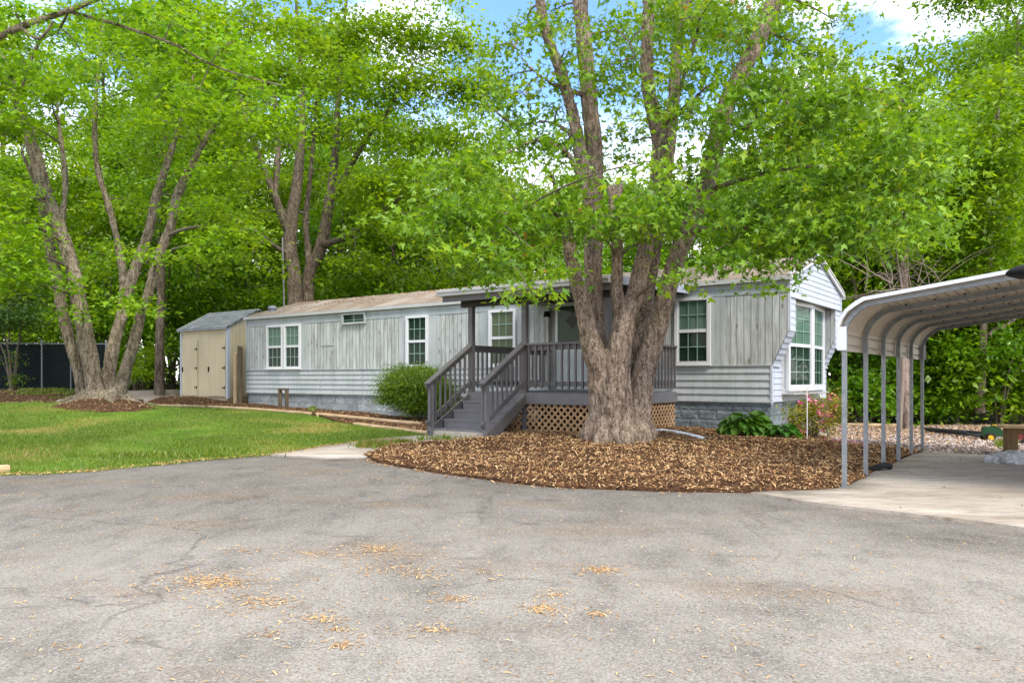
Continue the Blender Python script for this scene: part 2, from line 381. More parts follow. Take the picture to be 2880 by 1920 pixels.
m = NT('tan_grooved'); c = m.mix(1.0, (.60, .51, .33), m.ramp(m.noise(1.8, 5, .65, (1, 1, .4)), [(.3, .86), (.7, 1.06)]), 'MULTIPLY'); c = m.mix(m.math('MULTIPLY', m.groove(.152, .07), .6), c, (.20, .155, .09)); m.color(c).rough(.65, .25); TANG = m.m
def wood(name, a, b, axis=0):
    m = NT(name); st = [1, 1, 1]; st[axis] = .06
    g = m.noise(22, 5, .7, tuple(st), .4); c = m.ramp(g, [(.3, a), (.7, b)]); c = m.mix(1.0, c, m.ramp(m.noise(2.5, 4), [(.3, .75), (.7, 1.15)]), 'MULTIPLY')
    m.color(c).rough(.85, .2).bump(g, .4, .01); return m.m
LATT = wood('lattice_wood', (.32, .17, .075), (.52, .35, .20)); LATG = wood('lattice_wood_back', (.26, .19, .12), (.45, .36, .26)); TIMBER = wood('landscape_timber', (.40, .26, .13), (.62, .46, .28)); OLDW = wood('old_wood_post', (.055, .04, .025), (.19, .145, .09), 2); POSTW = wood('brown_post', (.12, .075, .035), (.23, .155, .08), 2)
m = NT('galvanised'); n1 = m.noise(14, 4, .6); c = m.ramp(n1, [(.3, (.165, .178, .185)), (.7, (.25, .268, .278))]); c = m.mix(m.ramp(m.noise(5, 5, .7, (1, 1, .3)), [(.62, 0.0), (.75, .5)]), c, (.20, .15, .11)); m.color(c).rough(.5, .5, .35); GALV = m.m
SHEET = plain('cream_sheet', (.50, .44, .36), .5, .4, var=.14); SHEETW = plain('white_trim_metal', (.58, .59, .61), .4, .4, var=.05)
BLACK = plain('black_metal', (.008, .008, .009), .7, .15); RUBBER = plain('rubber', (.02, .02, .02), .8, .2)
DOORW = plain('door_white', (.62, .66, .64), .45, .4, var=.06); DOORIN = plain('inner_door', (.11, .125, .09), .6, .3)
YELLOW = plain('yellow_paint', (.72, .48, .03), .4, .4, var=.05); GREENP = plain('green_paint', (.01, .06, .02), .4, .4); REDP = plain('red_paint', (.14, .018, .015), .5, .3)
PIPE = plain('white_plastic', (.75, .76, .78), .4, .4, var=.05)
m = NT('window_glass'); gl = m.n('BsdfGlossy'); gl.inputs['Roughness'].default_value = .02; tr = m.n('BsdfTransparent'); tr.inputs[0].default_value = (.60, .74, .66, 1); fr = m.n('LayerWeight'); fr.inputs[0].default_value = .5
mx = m.n('MixShader'); m.L(m.math('ADD', m.math('MULTIPLY', m.math('POWER', fr.outputs[1], 4.0), .30), .012), mx.inputs[0]); m.L(tr.outputs[0], mx.inputs[1]); m.L(gl.outputs[0], mx.inputs[2]); m.L(mx.outputs[0], m.out.inputs[0]); GLASS = m.m
m = NT('blind'); sz = m.n('SeparateXYZ'); m.L(m.co, sz.inputs[0]); w = m.math('FRACT', m.math('MULTIPLY', sz.outputs[2], 26.0))
m.color(m.ramp(w, [(0, (.10, .125, .11)), (.25, (.25, .29, .26)), (1, (.30, .34, .31))])).rough(.7); BLIND = m.m
BLINDD = plain('dark_interior', (.035, .05, .042), .8); CURT = plain('curtain', (.24, .20, .12), .9, .1)
m = NT('privacy_screen'); n1 = m.noise(1, 3); c = m.ramp(m.noise(40, 2, .5, (.2, .2, 1.5)), [(.3, (.003, .007, .007)), (.7, (.009, .015, .014))]); m.color(c).rough(.95, .05); SCREEN = m.m
m = NT('rock'); n1 = m.noise(4, 6, .75, dist=1.2); c = m.ramp(n1, [(.3, (.10, .10, .10)), (.45, (.42, .43, .43)), (.7, (.68, .69, .68))]); m.color(c).rough(.9).bump(n1, .8, .05); ROCK = m.m

# ------------------------------------------------------------------ ground sheets
def inside(poly, x, y):
    P = np.asarray(poly); r = np.zeros(len(x), bool); j = len(P)-1
    for i in range(len(P)):
        xi, yi = P[i]; xj, yj = P[j]
        if yi != yj:
            r ^= ((yi > y) != (yj > y)) & (x < (xj-xi)*(y-yi)/(yj-yi)+xi)
        j = i
    return r
def edge_dist(poly, x, y):
    P = np.asarray(poly); d = np.full(len(x), 1e9)
    for i in range(len(P)):
        a = P[i]; b = P[(i+1) % len(P)]; ab = b-a; L2 = ab.dot(ab)+1e-12
        t = np.clip(((x-a[0])*ab[0]+(y-a[1])*ab[1])/L2, 0, 1)
        d = np.minimum(d, np.hypot(x-a[0]-t*ab[0], y-a[1]-t*ab[1]))
    return d
def wobble(poly, step=.25, amp=.05):
    out = []
    for i in range(len(poly)):
        a = Vector(poly[i]).to_2d(); b = Vector(poly[(i+1) % len(poly)]).to_2d(); n = max(1, int((b-a).length/step)); nr = Vector((-(b-a).y, (b-a).x)).normalized()
        for k in range(n):
            p = a.lerp(b, k/n); p = p+nr*amp*noise.noise((p.x*1.7, p.y*1.7, 3.1))*2
            out.append((p.x, p.y))
    return out
def sheet(name, poly, off, mat, step=.4, mound=None, kind='structure'):
    P = np.asarray(poly); lo = P.min(0); hi = P.max(0)
    gx, gy = np.meshgrid(np.arange(lo[0], hi[0], step), np.arange(lo[1], hi[1], step)); gx = gx.ravel()+RNG.uniform(-.1, .1, gx.size)*step; gy = gy.ravel()+RNG.uniform(-.1, .1, gy.size)*step
    k = inside(poly, gx, gy); gx, gy = gx[k], gy[k]; k = edge_dist(poly, gx, gy) > step*.35; gx, gy = gx[k], gy[k]
    vs = [Vector(p) for p in poly]+[Vector((a, b)) for a, b in zip(gx, gy)]; n = len(poly)
    V2, _, Fc, *_ = delaunay_2d_cdt(vs, [(i, (i+1) % n) for i in range(n)], [], 1, 1e-5)
    x = np.array([v.x for v in V2]); y = np.array([v.y for v in V2]); z = tzv(x, y)+off
    if mound is not None: z += mound(poly, x, y)
    me = bpy.data.meshes.new(name); me.from_pydata(list(zip(x, y, z)), [], [f[::-1] if False else f for f in Fc])
    bm = bmesh.new(); bm.from_mesh(me); bmesh.ops.recalc_face_normals(bm, faces=bm.faces)
    if sum(f.normal.z for f in bm.faces) < 0: bmesh.ops.reverse_faces(bm, faces=bm.faces)
    be = [e for e in bm.edges if e.is_boundary]
    for v in bmesh.ops.extrude_edge_only(bm, edges=be)['geom']:
        if isinstance(v, bmesh.types.BMVert): v.co.z -= .09
    bm.to_mesh(me); bm.free()
    for p in me.polygons: p.use_smooth = abs(p.normal.z) > .5
    o = link(name, me, mat); o['kind'] = kind; return o
def G(*pp): return [gp(*p) for p in pp]

ax = np.concatenate([np.arange(-400, -60, 34), np.arange(-60, 60.1, .75), np.arange(94, 401, 34)])
ay = np.concatenate([np.arange(-400, -20, 38), np.arange(-20, 90.1, .75), np.arange(125, 401, 34)])
gx, gy = np.meshgrid(ax, ay); nx = len(ax); z = tzv(gx, gy)-.03
i = (np.arange(len(ay)-1)[:, None]*nx+np.arange(nx-1)[None]).ravel()
me = mesh_np('ground', np.stack([gx.ravel(), gy.ravel(), z], 1), [np.stack([i, i+1, i+nx+1, i+nx], 1)], True)
tag(link('ground', me, LITTER), kind='structure')

DRIVE = [(-45, -9), (45, -9), (45, 9.5), (5.2, 9.8), (1, 11.2), (-2, 13.9), (-4.6, 14.3), (-8, 12), (-45, 12.5)]
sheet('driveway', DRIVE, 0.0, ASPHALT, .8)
LAWN = wobble(G((-420, 1372), (-150, 1356), (0, 1338), (250, 1327), (450, 1307), (640, 1290), (768, 1279), (900, 1259), (1040, 1240), (1196, 1226), (1190, 1217), (996, 1196), (890, 1170), (720, 1153), (583, 1148), (430, 1130), (230, 1134), (0, 1137), (-350, 1137)), .25, .05)
sheet('lawn', LAWN, .022, TURF, .5)
WALK = G((1204, 1226), (1040, 1240), (900, 1259), (760, 1281), (900, 1290), (1030, 1289), (1090, 1257), (1265, 1244), (1362, 1232))
sheet('walkway', wobble(WALK, .3, .015), .03, CONCRETE, .5)
BED = wobble(G((1362, 1240), (1265, 1246), (1087, 1258), (1022, 1283), (1060, 1301), (1150, 1317), (1270, 1336), (1420, 1358), (1560, 1371), (1700, 1377), (1850, 1383), (2000, 1385), (2150, 1386), (2290, 1385), (2370, 1378), (2436, 1345), (2490, 1317), (2531, 1299), (2567, 1283), (2592, 1273), (2500, 1264), (2400, 1259), (2330, 1250)) + [H(.3, 3.5), H(-.1, .1), H(-5.5, .1), H(-5.5, -3.2), H(-4.0, -4.2)], .22, .04)
def mound(poly, x, y): return np.minimum(edge_dist(poly, x, y)*.22, .075)+.012*np.sin(x*7+y*3)*np.sin(y*9-x*2)
sheet('mulch_bed', BED, .03, MULCH, .22, mound)
HBED = wobble(G((415, 1128), (583, 1147), (720, 1152), (890, 1168), (996, 1195), (1206, 1222)) + [H(-5.6, -4.2), H(-5.6, .1), H(-17.9, .1), H(-18.9, .6), H(-22.4, .5)], .25, .03)
sheet('mulch_bed', HBED, .03, MULCH, .35)
ISL = wobble(G((140, 1146), (190, 1156), (280, 1161), (380, 1159), (448, 1152), (420, 1143), (400, 1135), (300, 1128), (230, 1126), (180, 1137)), .2, .06)
sheet('mulch_bed', ISL, .035, MULCH, .3, lambda p, x, y: np.minimum(edge_dist(p, x, y)*.2, .1))
LBED = wobble(G((-350, 1138), (0, 1138), (230, 1135), (355, 1130), (350, 1112), (240, 1108), (100, 1104), (0, 1103), (-350, 1103)), .4, .06)
sheet('mulch_bed', LBED, .015, MULCH, .5)
sheet('gravel_patch', wobble(G((350, 1129), (420, 1131), (520, 1124), (505, 1112), (355, 1111)), .3, .05), .028, GRAVEL, .5)
GRAV = wobble(G((2330, 1249), (2400, 1259), (2500, 1264), (2594, 1273), (2720, 1281), (2820, 1288), (3100, 1310), (3300, 1290), (3200, 1200), (2800, 1196), (2560, 1199), (2330, 1197)), .3, .06)
sheet('gravel_bed', GRAV, .02, GRAVEL, .4)
SLAB = G((2112, 1391), (2300, 1422), (2561, 1452), (2744, 1473), (2890, 1494)) + [(6.6, 5.6), (9.5, 6.5), (11.5, 10.0)] + G((2816, 1287), (2600, 1272), (2567, 1283), (2531, 1299), (2490, 1317), (2436, 1345), (2372, 1378), (2290, 1385))
sheet('concrete_slab', wobble(SLAB, .3, .012), .035, CONCRETE, .5)

# ---- scattered small stuff
def scatter(poly, n, near=None):
    P = np.asarray(poly); lo = P.min(0); hi = P.max(0); X = []; Y = []; got = 0
    while got < n:
        x = RNG.uniform(lo[0], hi[0], n*2); y = RNG.uniform(lo[1], hi[1], n*2); k = inside(poly, x, y)
        if near is not None: k &= RNG.random(len(x)) < near(x, y)
        X.append(x[k]); Y.append(y[k]); got += k.sum()
    return np.concatenate(X)[:n], np.concatenate(Y)[:n]
def flakes(name, x, y, z, L, W, mat, kind='stuff', tilt=.35, bend=.25, pw=1.0):
    n = len(x); a = RNG.uniform(0, 2*math.pi, n); t = RNG.normal(0, tilt, n); r = RNG.normal(0, tilt, n)
    d = np.stack([np.cos(a)*np.cos(t), np.sin(a)*np.cos(t), np.sin(t)], 1)*(L/2)[:, None]
    s = np.stack([-np.sin(a)*np.cos(r), np.cos(a)*np.cos(r), np.sin(r)], 1)*(W/2)[:, None]
    c = np.stack([x, y, z], 1); up = np.zeros((n, 3)); up[:, 2] = L*bend*RNG.uniform(.2, 1, n)
    V = np.stack([c-d*1-s*.5, c-d+s*.5, c+up+s, c+up-s, c+d+s*.4, c+d-s*.4], 1).reshape(-1, 3)
    b = np.arange(n)[:, None]*6
    Q = np.concatenate([b+np.array([[0, 3, 2, 1]]), b+np.array([[3, 5, 4, 2]])])
    rn = RNG.random(n)**pw
    me = mesh_np(name, V, [Q], False, np.repeat(rn, 6)); return tag(link(name, me, mat), kind=kind)
def mulch_z(poly, x, y, off, f=None): return tzv(x, y)+off+(f(poly, x, y) if f else 0)+.006
XS = []; YS = []; ZS = []
for poly, n, off, f in ((BED, 42000, .03, mound), (HBED, 5000, .03, None), (ISL, 1800, .035, lambda p, x, y: np.minimum(edge_dist(p, x, y)*.2, .1)), (LBED, 4500, .015, None)):
    x, y = scatter(poly, n); XS.append(x); YS.append(y); ZS.append(mulch_z(poly, x, y, off, f)+RNG.uniform(0, .012, n))
b = np.array(BED)[RNG.integers(0, len(BED), 2600)]; x = b[:, 0]+RNG.normal(0, .11, 2600); y = b[:, 1]+RNG.normal(0, .11, 2600)
XS.append(x); YS.append(y); ZS.append(tzv(x, y)+np.where(inside(BED, x, y), .05, .012))
x, y, z = np.concatenate(XS), np.concatenate(YS), np.concatenate(ZS); n = len(x)
flakes('mulch_chips', x, y, z, RNG.uniform(.022, .08, n), RNG.uniform(.008, .021, n), CHIP, pw=.85)
# dry maple seeds swept into patches on the asphalt
XS = []; YS = []
for px, py, sx, sy, n in [(600, 1635, 95, 22, 620), (740, 1690, 90, 20, 260), (1060, 1545, 65, 12, 330), (1100, 1600, 120, 14, 260), (680, 1548, 60, 6, 70), (870, 1556, 60, 6, 60), (900, 1740, 40, 10, 90), (960, 1815, 40, 8, 70),
                          (1690, 1603, 48, 7, 190), (1535, 1710, 38, 12, 150), (1560, 1670, 30, 10, 50), (1270, 1685, 40, 10, 80), (1220, 1770, 40, 8, 60), (1690, 1728, 60, 6, 60), (1200, 1620, 60, 8, 70), (760, 1785, 60, 14, 40), (950, 1770, 30, 8, 40),
                          (2080, 1760, 70, 60, 40), (200, 1820, 80, 10, 20), (1440, 1622, 80, 10, 40), (1050, 1345, 90, 14, 160), (1180, 1370, 110, 18, 160), (820, 1330, 120, 12, 120), (60, 1390, 70, 5, 60), (2300, 1640, 120, 60, 40), (1980, 1560, 100, 50, 40)]:
    for k in range(n):
        f_ = random.choice((.5, .8, 1.3)); q = gp(px+random.gauss(0, sx*f_), max(1300, py+random.gauss(0, sy*f_))); XS.append(q[0]); YS.append(q[1])
q = [gp(random.uniform(-50, 2900), HY+1.4*F/random.uniform(3.3, 10.5)) for _ in range(2600)]
x = np.array(XS+[a[0] for a in q]); y = np.array(YS+[a[1] for a in q]); n = len(x)
flakes('fallen_seeds', x, y, tzv(x, y)+.006, RNG.uniform(.012, .046, n), RNG.uniform(.003, .010, n), SEED, tilt=.15, bend=.12)
lb = np.array(LAWN); lb = lb[(lb[:, 1] < 15.2) & (lb[:, 0] > -9)]; b = lb[RNG.integers(0, len(lb), 2600)]; x = b[:, 0]+RNG.normal(0, .14, 2600); y = b[:, 1]+RNG.normal(-.02, .10, 2600)
flakes('edge_litter', x, y, tzv(x, y)+.03, RNG.uniform(.015, .06, 2600), RNG.uniform(.005, .014, 2600), SEED, tilt=.3)
x, y = scatter(GRAV, 13000)
def stones(name, x, y, z, s, mat):
    n = len(x); a = RNG.uniform(0, 6.3, n); R = s[:, None, None]*RNG.uniform(.55, 1.1, (n, 6, 1))
    base = np.array([(1, 0, 0), (0, 1, 0), (-1, 0, 0), (0, -1, 0), (0, 0, .7), (0, 0, -.7)], float)[None]*R
    ca, sa = np.cos(a)[:, None], np.sin(a)[:, None]
    V = np.stack([base[..., 0]*ca-base[..., 1]*sa+x[:, None], base[..., 0]*sa+base[..., 1]*ca+y[:, None], base[..., 2]+z[:, None]], -1).reshape(-1, 3)
    T = np.array([(0, 1, 4), (1, 2, 4), (2, 3, 4), (3, 0, 4), (1, 0, 5), (2, 1, 5), (3, 2, 5), (0, 3, 5)])
    Q = (np.arange(n)[:, None, None]*6+T[None]).reshape(-1, 3)
    me = mesh_np(name, V, [Q], False, np.repeat(RNG.random(n), 6)); return tag(link(name, me, mat), kind='stuff')
stones('gravel_stones', x, y, tzv(x, y)+.03, RNG.uniform(.02, .055, len(x)), STONE)
x, y = scatter(GRAV, 5200, lambda x, y: np.clip((y-15.5)/5, .12, 1))
flakes('leaf_litter', x, y, tzv(x, y)+.055, RNG.uniform(.04, .09, len(x)), RNG.uniform(.02, .04, len(x)), CHIP, pw=.7)

x, y = scatter(SLAB, 260, lambda x, y: np.clip((y-8)/8, .1, 1)); flakes('slab_litter', x, y, tzv(x, y)+.045, RNG.uniform(.02, .06, 260), RNG.uniform(.006, .02, 260), CHIP, tilt=.2)
# grass blades
def blades(name, x, y, h, mat, off=.02, w=.006):
    n = len(x); a = RNG.uniform(0, 6.28, n); lean = RNG.normal(0, .45, (n, 2))*h[:, None]; z = tzv(x, y)+off
    c = np.stack([x, y, z], 1); s = np.stack([np.cos(a), np.sin(a), 0*a], 1)*w*RNG.uniform(.6, 1.5, n)[:, None]
    t = np.stack([x+lean[:, 0], y+lean[:, 1], z+h], 1)
    V = np.stack([c-s, c+s, t], 1).reshape(-1, 3); T = np.arange(3*n).reshape(-1, 3)
    rn = RNG.random(n)*.9; bare = np.array([noise.noise((p*.55, q*.55, 5.)) for p, q in zip(x[::1], y[::1])]); rn = np.clip(rn+np.clip(bare-.05, 0, 1)*1.0, 0, 1)
    me = mesh_np(name, V, [T], False, np.repeat(rn, 3)); return tag(link(name, me, mat), kind='stuff')
def dens(x, y):
    d = np.clip((26-y)/14, .25, 1.0)*np.clip(1-(np.abs(x+9)-14)/8, .15, 1)
    b = np.array([noise.noise((p*.5+9, q*.5, 1.)) for p, q in zip(x, y)])
    lo = np.clip(1.1-np.maximum(0, b-.05)*3.0, .12, 1)*np.clip(.35+edge_dist(LAWN, x, y)*1.6, 0, 1)
    return d*lo
vx, vy = scatter([p for p in LAWN], 165000, dens)
hh = RNG.uniform(.022, .06, len(vx))*(1+.5*(RNG.random(len(vx)) > .93))*np.array([.75+1.1*max(0, noise.noise((p*2.6, q*2.6, 8.)))+.5*max(0, noise.noise((p*9, q*9, 4.))) for p, q in zip(vx, vy)])
blades('lawn_grass', vx, vy, hh, GRASS)
# weeds and longer tufts at lawn edge and walkway
XS = []; YS = []
for px, py, sx, sy, n in [(1050, 1258, 40, 6, 900), (1120, 1251, 50, 3, 350), (880, 1153, 10, 5, 200), (130, 1103, 90, 3, 1200), (2815, 1255, 10, 5, 500), (2850, 1250, 10, 5, 300), (1250, 1240, 60, 3, 160), (450, 1288, 180, 5, 900), (640, 1276, 50, 3, 300)]:
    for k in range(n):
        q = gp(px+random.gauss(0, sx*.6), py+random.gauss(0, sy*.6)); XS.append(q[0]); YS.append(q[1])
x = np.array(XS); y = np.array(YS); blades('weeds', x, y, RNG.uniform(.05, .14, len(x)), GRASS, .02, .014)

# ------------------------------------------------------------------ foliage
def star5(n):
    pts = [(0, 0)]; tips = [(-.34, .02), (-.56, .46), (0, 1.0), (.56, .46), (.34, .02)]; notch = [(-.27, .24), (-.15, .50), (.15, .50), (.27, .24)]
    order = [tips[4], notch[3], tips[3], notch[2], tips[2], notch[1], tips[1], notch[0], tips[0]]
    P = np.array([(0, .22)]+order); T = np.array([(0, i, i+1) for i in range(1, 9)]); return P, T
def star3(n):
    P = np.array([(0, 0), (.5, .42), (.2, .5), (0, 1), (-.2, .5), (-.5, .42)]); T = np.array([(0, 1, 2), (0, 2, 3), (0, 3, 4), (0, 4, 5)]); return P, T
def oval(n):
    P = np.array([(0, 0), (.30, .45), (0, 1), (-.30, .45)]); T = np.array([(0, 1, 2), (0, 2, 3)]); return P, T
def leaves(C, size, shape, flat=.55, droop=.35, out=None, fold=.12, jitter=.45):
    """leaf meshes at points C (n,3)"""
    n = len(C); P, T = shape(n); k = len(P)
    nrm = RNG.normal(0, flat, (n, 3)); nrm[:, 2] += 1; nrm /= np.linalg.norm(nrm, axis=1)[:, None]
    d = RNG.normal(0, 1, (n, 3))
    if out is not None: d += out*1.1
    d[:, 2] -= droop; d -= nrm*(d*nrm).sum(1)[:, None]; d /= np.linalg.norm(d, axis=1)[:, None]+1e-9
    s = np.cross(d, nrm); S = size*RNG.uniform(1-jitter, 1+jitter, n)
    Pj = P[None]+RNG.normal(0, .085 if k > 5 else .04, (n, k, 2)); Pj[:, :, 0] *= RNG.uniform(.7, 1.1, (n, 1))
    V = C[:, None]+S[:, None, None]*(Pj[..., :1]*s[:, None]+Pj[..., 1:]*d[:, None])
    V -= (S[:, None]*fold*np.abs(P[None, :, 0])*2)[..., None]*nrm[:, None]*RNG.uniform(-.4, 1.4, n)[:, None, None]
    V[..., 2] -= S[:, None]*.18*(P[None, :, 1]**2)
    F_ = (np.arange(n)[:, None, None]*k+T[None]).reshape(-1, 3)
    return V.reshape(-1, 3), F_, k
def blob_points(c, r, n, shell=.45):
    u = RNG.normal(0, 1, (n, 3)); u /= np.linalg.norm(u, axis=1)[:, None]; rr = RNG.random(n)**(shell)
    return np.asarray(c)+u*rr[:, None]*np.asarray(r)
def crown_mesh(name, sprays, outs, nleaf, size, shape, spread=.34, flat=.55, droop=.35, rbias=0.0):
    ns = len(sprays); lc = np.repeat(sprays, nleaf, 0); od = np.repeat(outs, nleaf, 0)
    o = RNG.normal(0, 1, (ns*nleaf, 3))*np.array([spread, spread, spread*.27])*np.repeat(RNG.uniform(.6, 1.25, ns), nleaf)[:, None]; lc = lc+o+od*spread*.5*RNG.normal(0, 1, (len(lc), 1))
    lc[:, 2] -= .25*np.hypot(o[:, 0], o[:, 1])
    V, T, k = leaves(lc, size, shape, flat, droop, od*.6+o)
    sp = np.repeat(RNG.random(ns), nleaf)
    rn = np.clip(.45*RNG.random(len(lc))+.55*sp+rbias, 0, 1)
    return mesh_np(name, V, [T], False, np.repeat(rn, k))

def join_np(parts):
    V = []; Q = []; b = 0
    for v, q in parts:
        V.append(v); Q.append(q+b); b += len(v)
    return np.concatenate(V), np.concatenate(Q)
def limb_pts(spec, d0, k=4):
    """spec: (px,py,width px, depth offset) -> points, radii"""
    P = [pt(a, b, d0+o) for a, b, w, o in spec]; R = [w/2*(d0+o)/F for a, b, w, o in spec]
    S = smooth_line(P, k); t = np.linspace(0, len(R)-1, len(S)); return S, list(np.interp(t, range(len(R)), R))
def remesh_trunk(name, tubes, voxel, mat, parent, origin, amp=.018, fz=4.2, fxy=13.):
    V, Q = join_np(tubes); V = V-np.asarray(origin)
    # close every tube
    me = mesh_np(name+'_raw', V, [Q])
    bm = bmesh.new(); bm.from_mesh(me); bmesh.ops.holes_fill(bm, edges=[e for e in bm.edges if e.is_boundary], sides=0); bm.to_mesh(me); bm.free()
    o = link('tmp', me); md = o.modifiers.new('r', 'REMESH'); md.mode = 'VOXEL'; md.voxel_size = voxel; md.adaptivity = 0
    sm = o.modifiers.new('s', 'SMOOTH'); sm.iterations = 4; sm.factor = .5
    dg = bpy.context.evaluated_depsgraph_get(); me2 = bpy.data.meshes.new_from_object(o.evaluated_get(dg)); bpy.data.objects.remove(o)
    n = len(me2.vertices); co = np.empty(n*3, np.float32); no = np.empty(n*3, np.float32); me2.vertices.foreach_get('co', co); me2.vertices.foreach_get('normal', no); co = co.reshape(-1, 3); no = no.reshape(-1, 3)
    h = np.array([1-2*abs(noise.noise((p[0]*fxy, p[1]*fxy, p[2]*fz)))+.6*noise.noise((p[0]*3, p[1]*3, p[2]*1.5)) for p in co])
    co += no*((h-.4)*amp)[:, None]; me2.vertices.foreach_set('co', co.ravel()); me2.update(); me2.name = name
    for p in me2.polygons: p.use_smooth = True
    return link(name, me2, mat, parent)

def line_tree(skel_pts, skel_r, targets, r0=.03, r1=.006, n=5, sag=.12):
    """branches from the nearest skeleton point to every target"""
    S = np.asarray([tuple(p) for p in skel_pts]); parts = []; ends = []
    for c in targets:
        c = np.asarray(c); d = np.linalg.norm((S-c)*np.array([1, 1, 1.0]), axis=1)+np.maximum(0, S[:, 2]-c[2]+.2)*.25
        j = int(d.argmin()); a = S[j]; L = np.linalg.norm(c-a)
        mid = (a+c)/2+np.array([random.gauss(0, .08)*L, random.gauss(0, .08)*L, sag*L+random.gauss(0, .03)*L])
        q = [a*(1-t)**2+2*mid*t*(1-t)+c*t*t for t in np.linspace(0, 1, 7)]
        parts.append(tube_np(q, np.linspace(min(skel_r[j]*.6, r0*(.6+.25*L)), r1, 7), n)); ends.append(np.array(q))
    return parts, ends
def spray_twigs(ends_by_blob, sprays_by_blob, r=.006):
    parts = []
    for e, s in zip(ends_by_blob, sprays_by_blob):
        for c in s:
            d = np.linalg.norm(e[2:]-c, axis=1); a = e[2:][int(d.argmin())]
            m_ = (a+c)/2+np.array([0, 0, .06*np.linalg.norm(c-a)])
            parts.append(tube_np([a, m_, c], [r, r*.7, r*.35], 3))
    return parts

def composed_tree(name, label, cat, d0, base, limbs, blobs, trunk_mat, leaf_m, leaf_size, nleaf, shape, voxel=None, spread=.34, blob_scale=1.0, extra_tubes=(), flat=.55, droop=.35, amp=.018, group=None, rfac=1.0):
    root = thing(name, label, cat, base, 0, group)
    tubes = list(extra_tubes); skp = []; skr = []
    for spec in limbs:
        S, R = limb_pts(spec, d0); tubes.append(tube_np(S, R, 12)); skp += S; skr += R
    org = np.array(base)
    thin = []; sprays = []; outs = []; ebl = []; sbl = []
    cents = []
    for px, py, do, rx, ry, n in blobs:
        d = d0+do; c = pt(px, py, d); k = d/F
        cents.append((np.array(c), np.array((rx*k, (rx*.75)*k, ry*k))*blob_scale, n))
    parts, ends = line_tree(skp, skr, [c for c, r, n in cents], .035*rfac, .007)
    thin += parts
    for (c, r, n), e in zip(cents, ends):
        s = blob_points(c, r, n); sbl.append(s); sprays.append(s); o = s-c; o /= np.linalg.norm(o, axis=1)[:, None]+1e-6; outs.append(o)
    thin += spray_twigs(ends, sbl)
    if voxel: remesh_trunk('trunk', tubes, voxel, trunk_mat, root, base, amp)
    else:
        V, Q = join_np(tubes); link('trunk', mesh_np('trunk', V-org, [Q], True), trunk_mat, root)
    V, Q = join_np(thin); link('branches', mesh_np('branches', V-org, [Q], True), TWIG, root)
    sp = np.concatenate(sprays); me = crown_mesh('crown', sp-org, np.concatenate(outs), nleaf, leaf_size, shape, spread, flat, droop)
    link('crown', me, leaf_m, root); return root

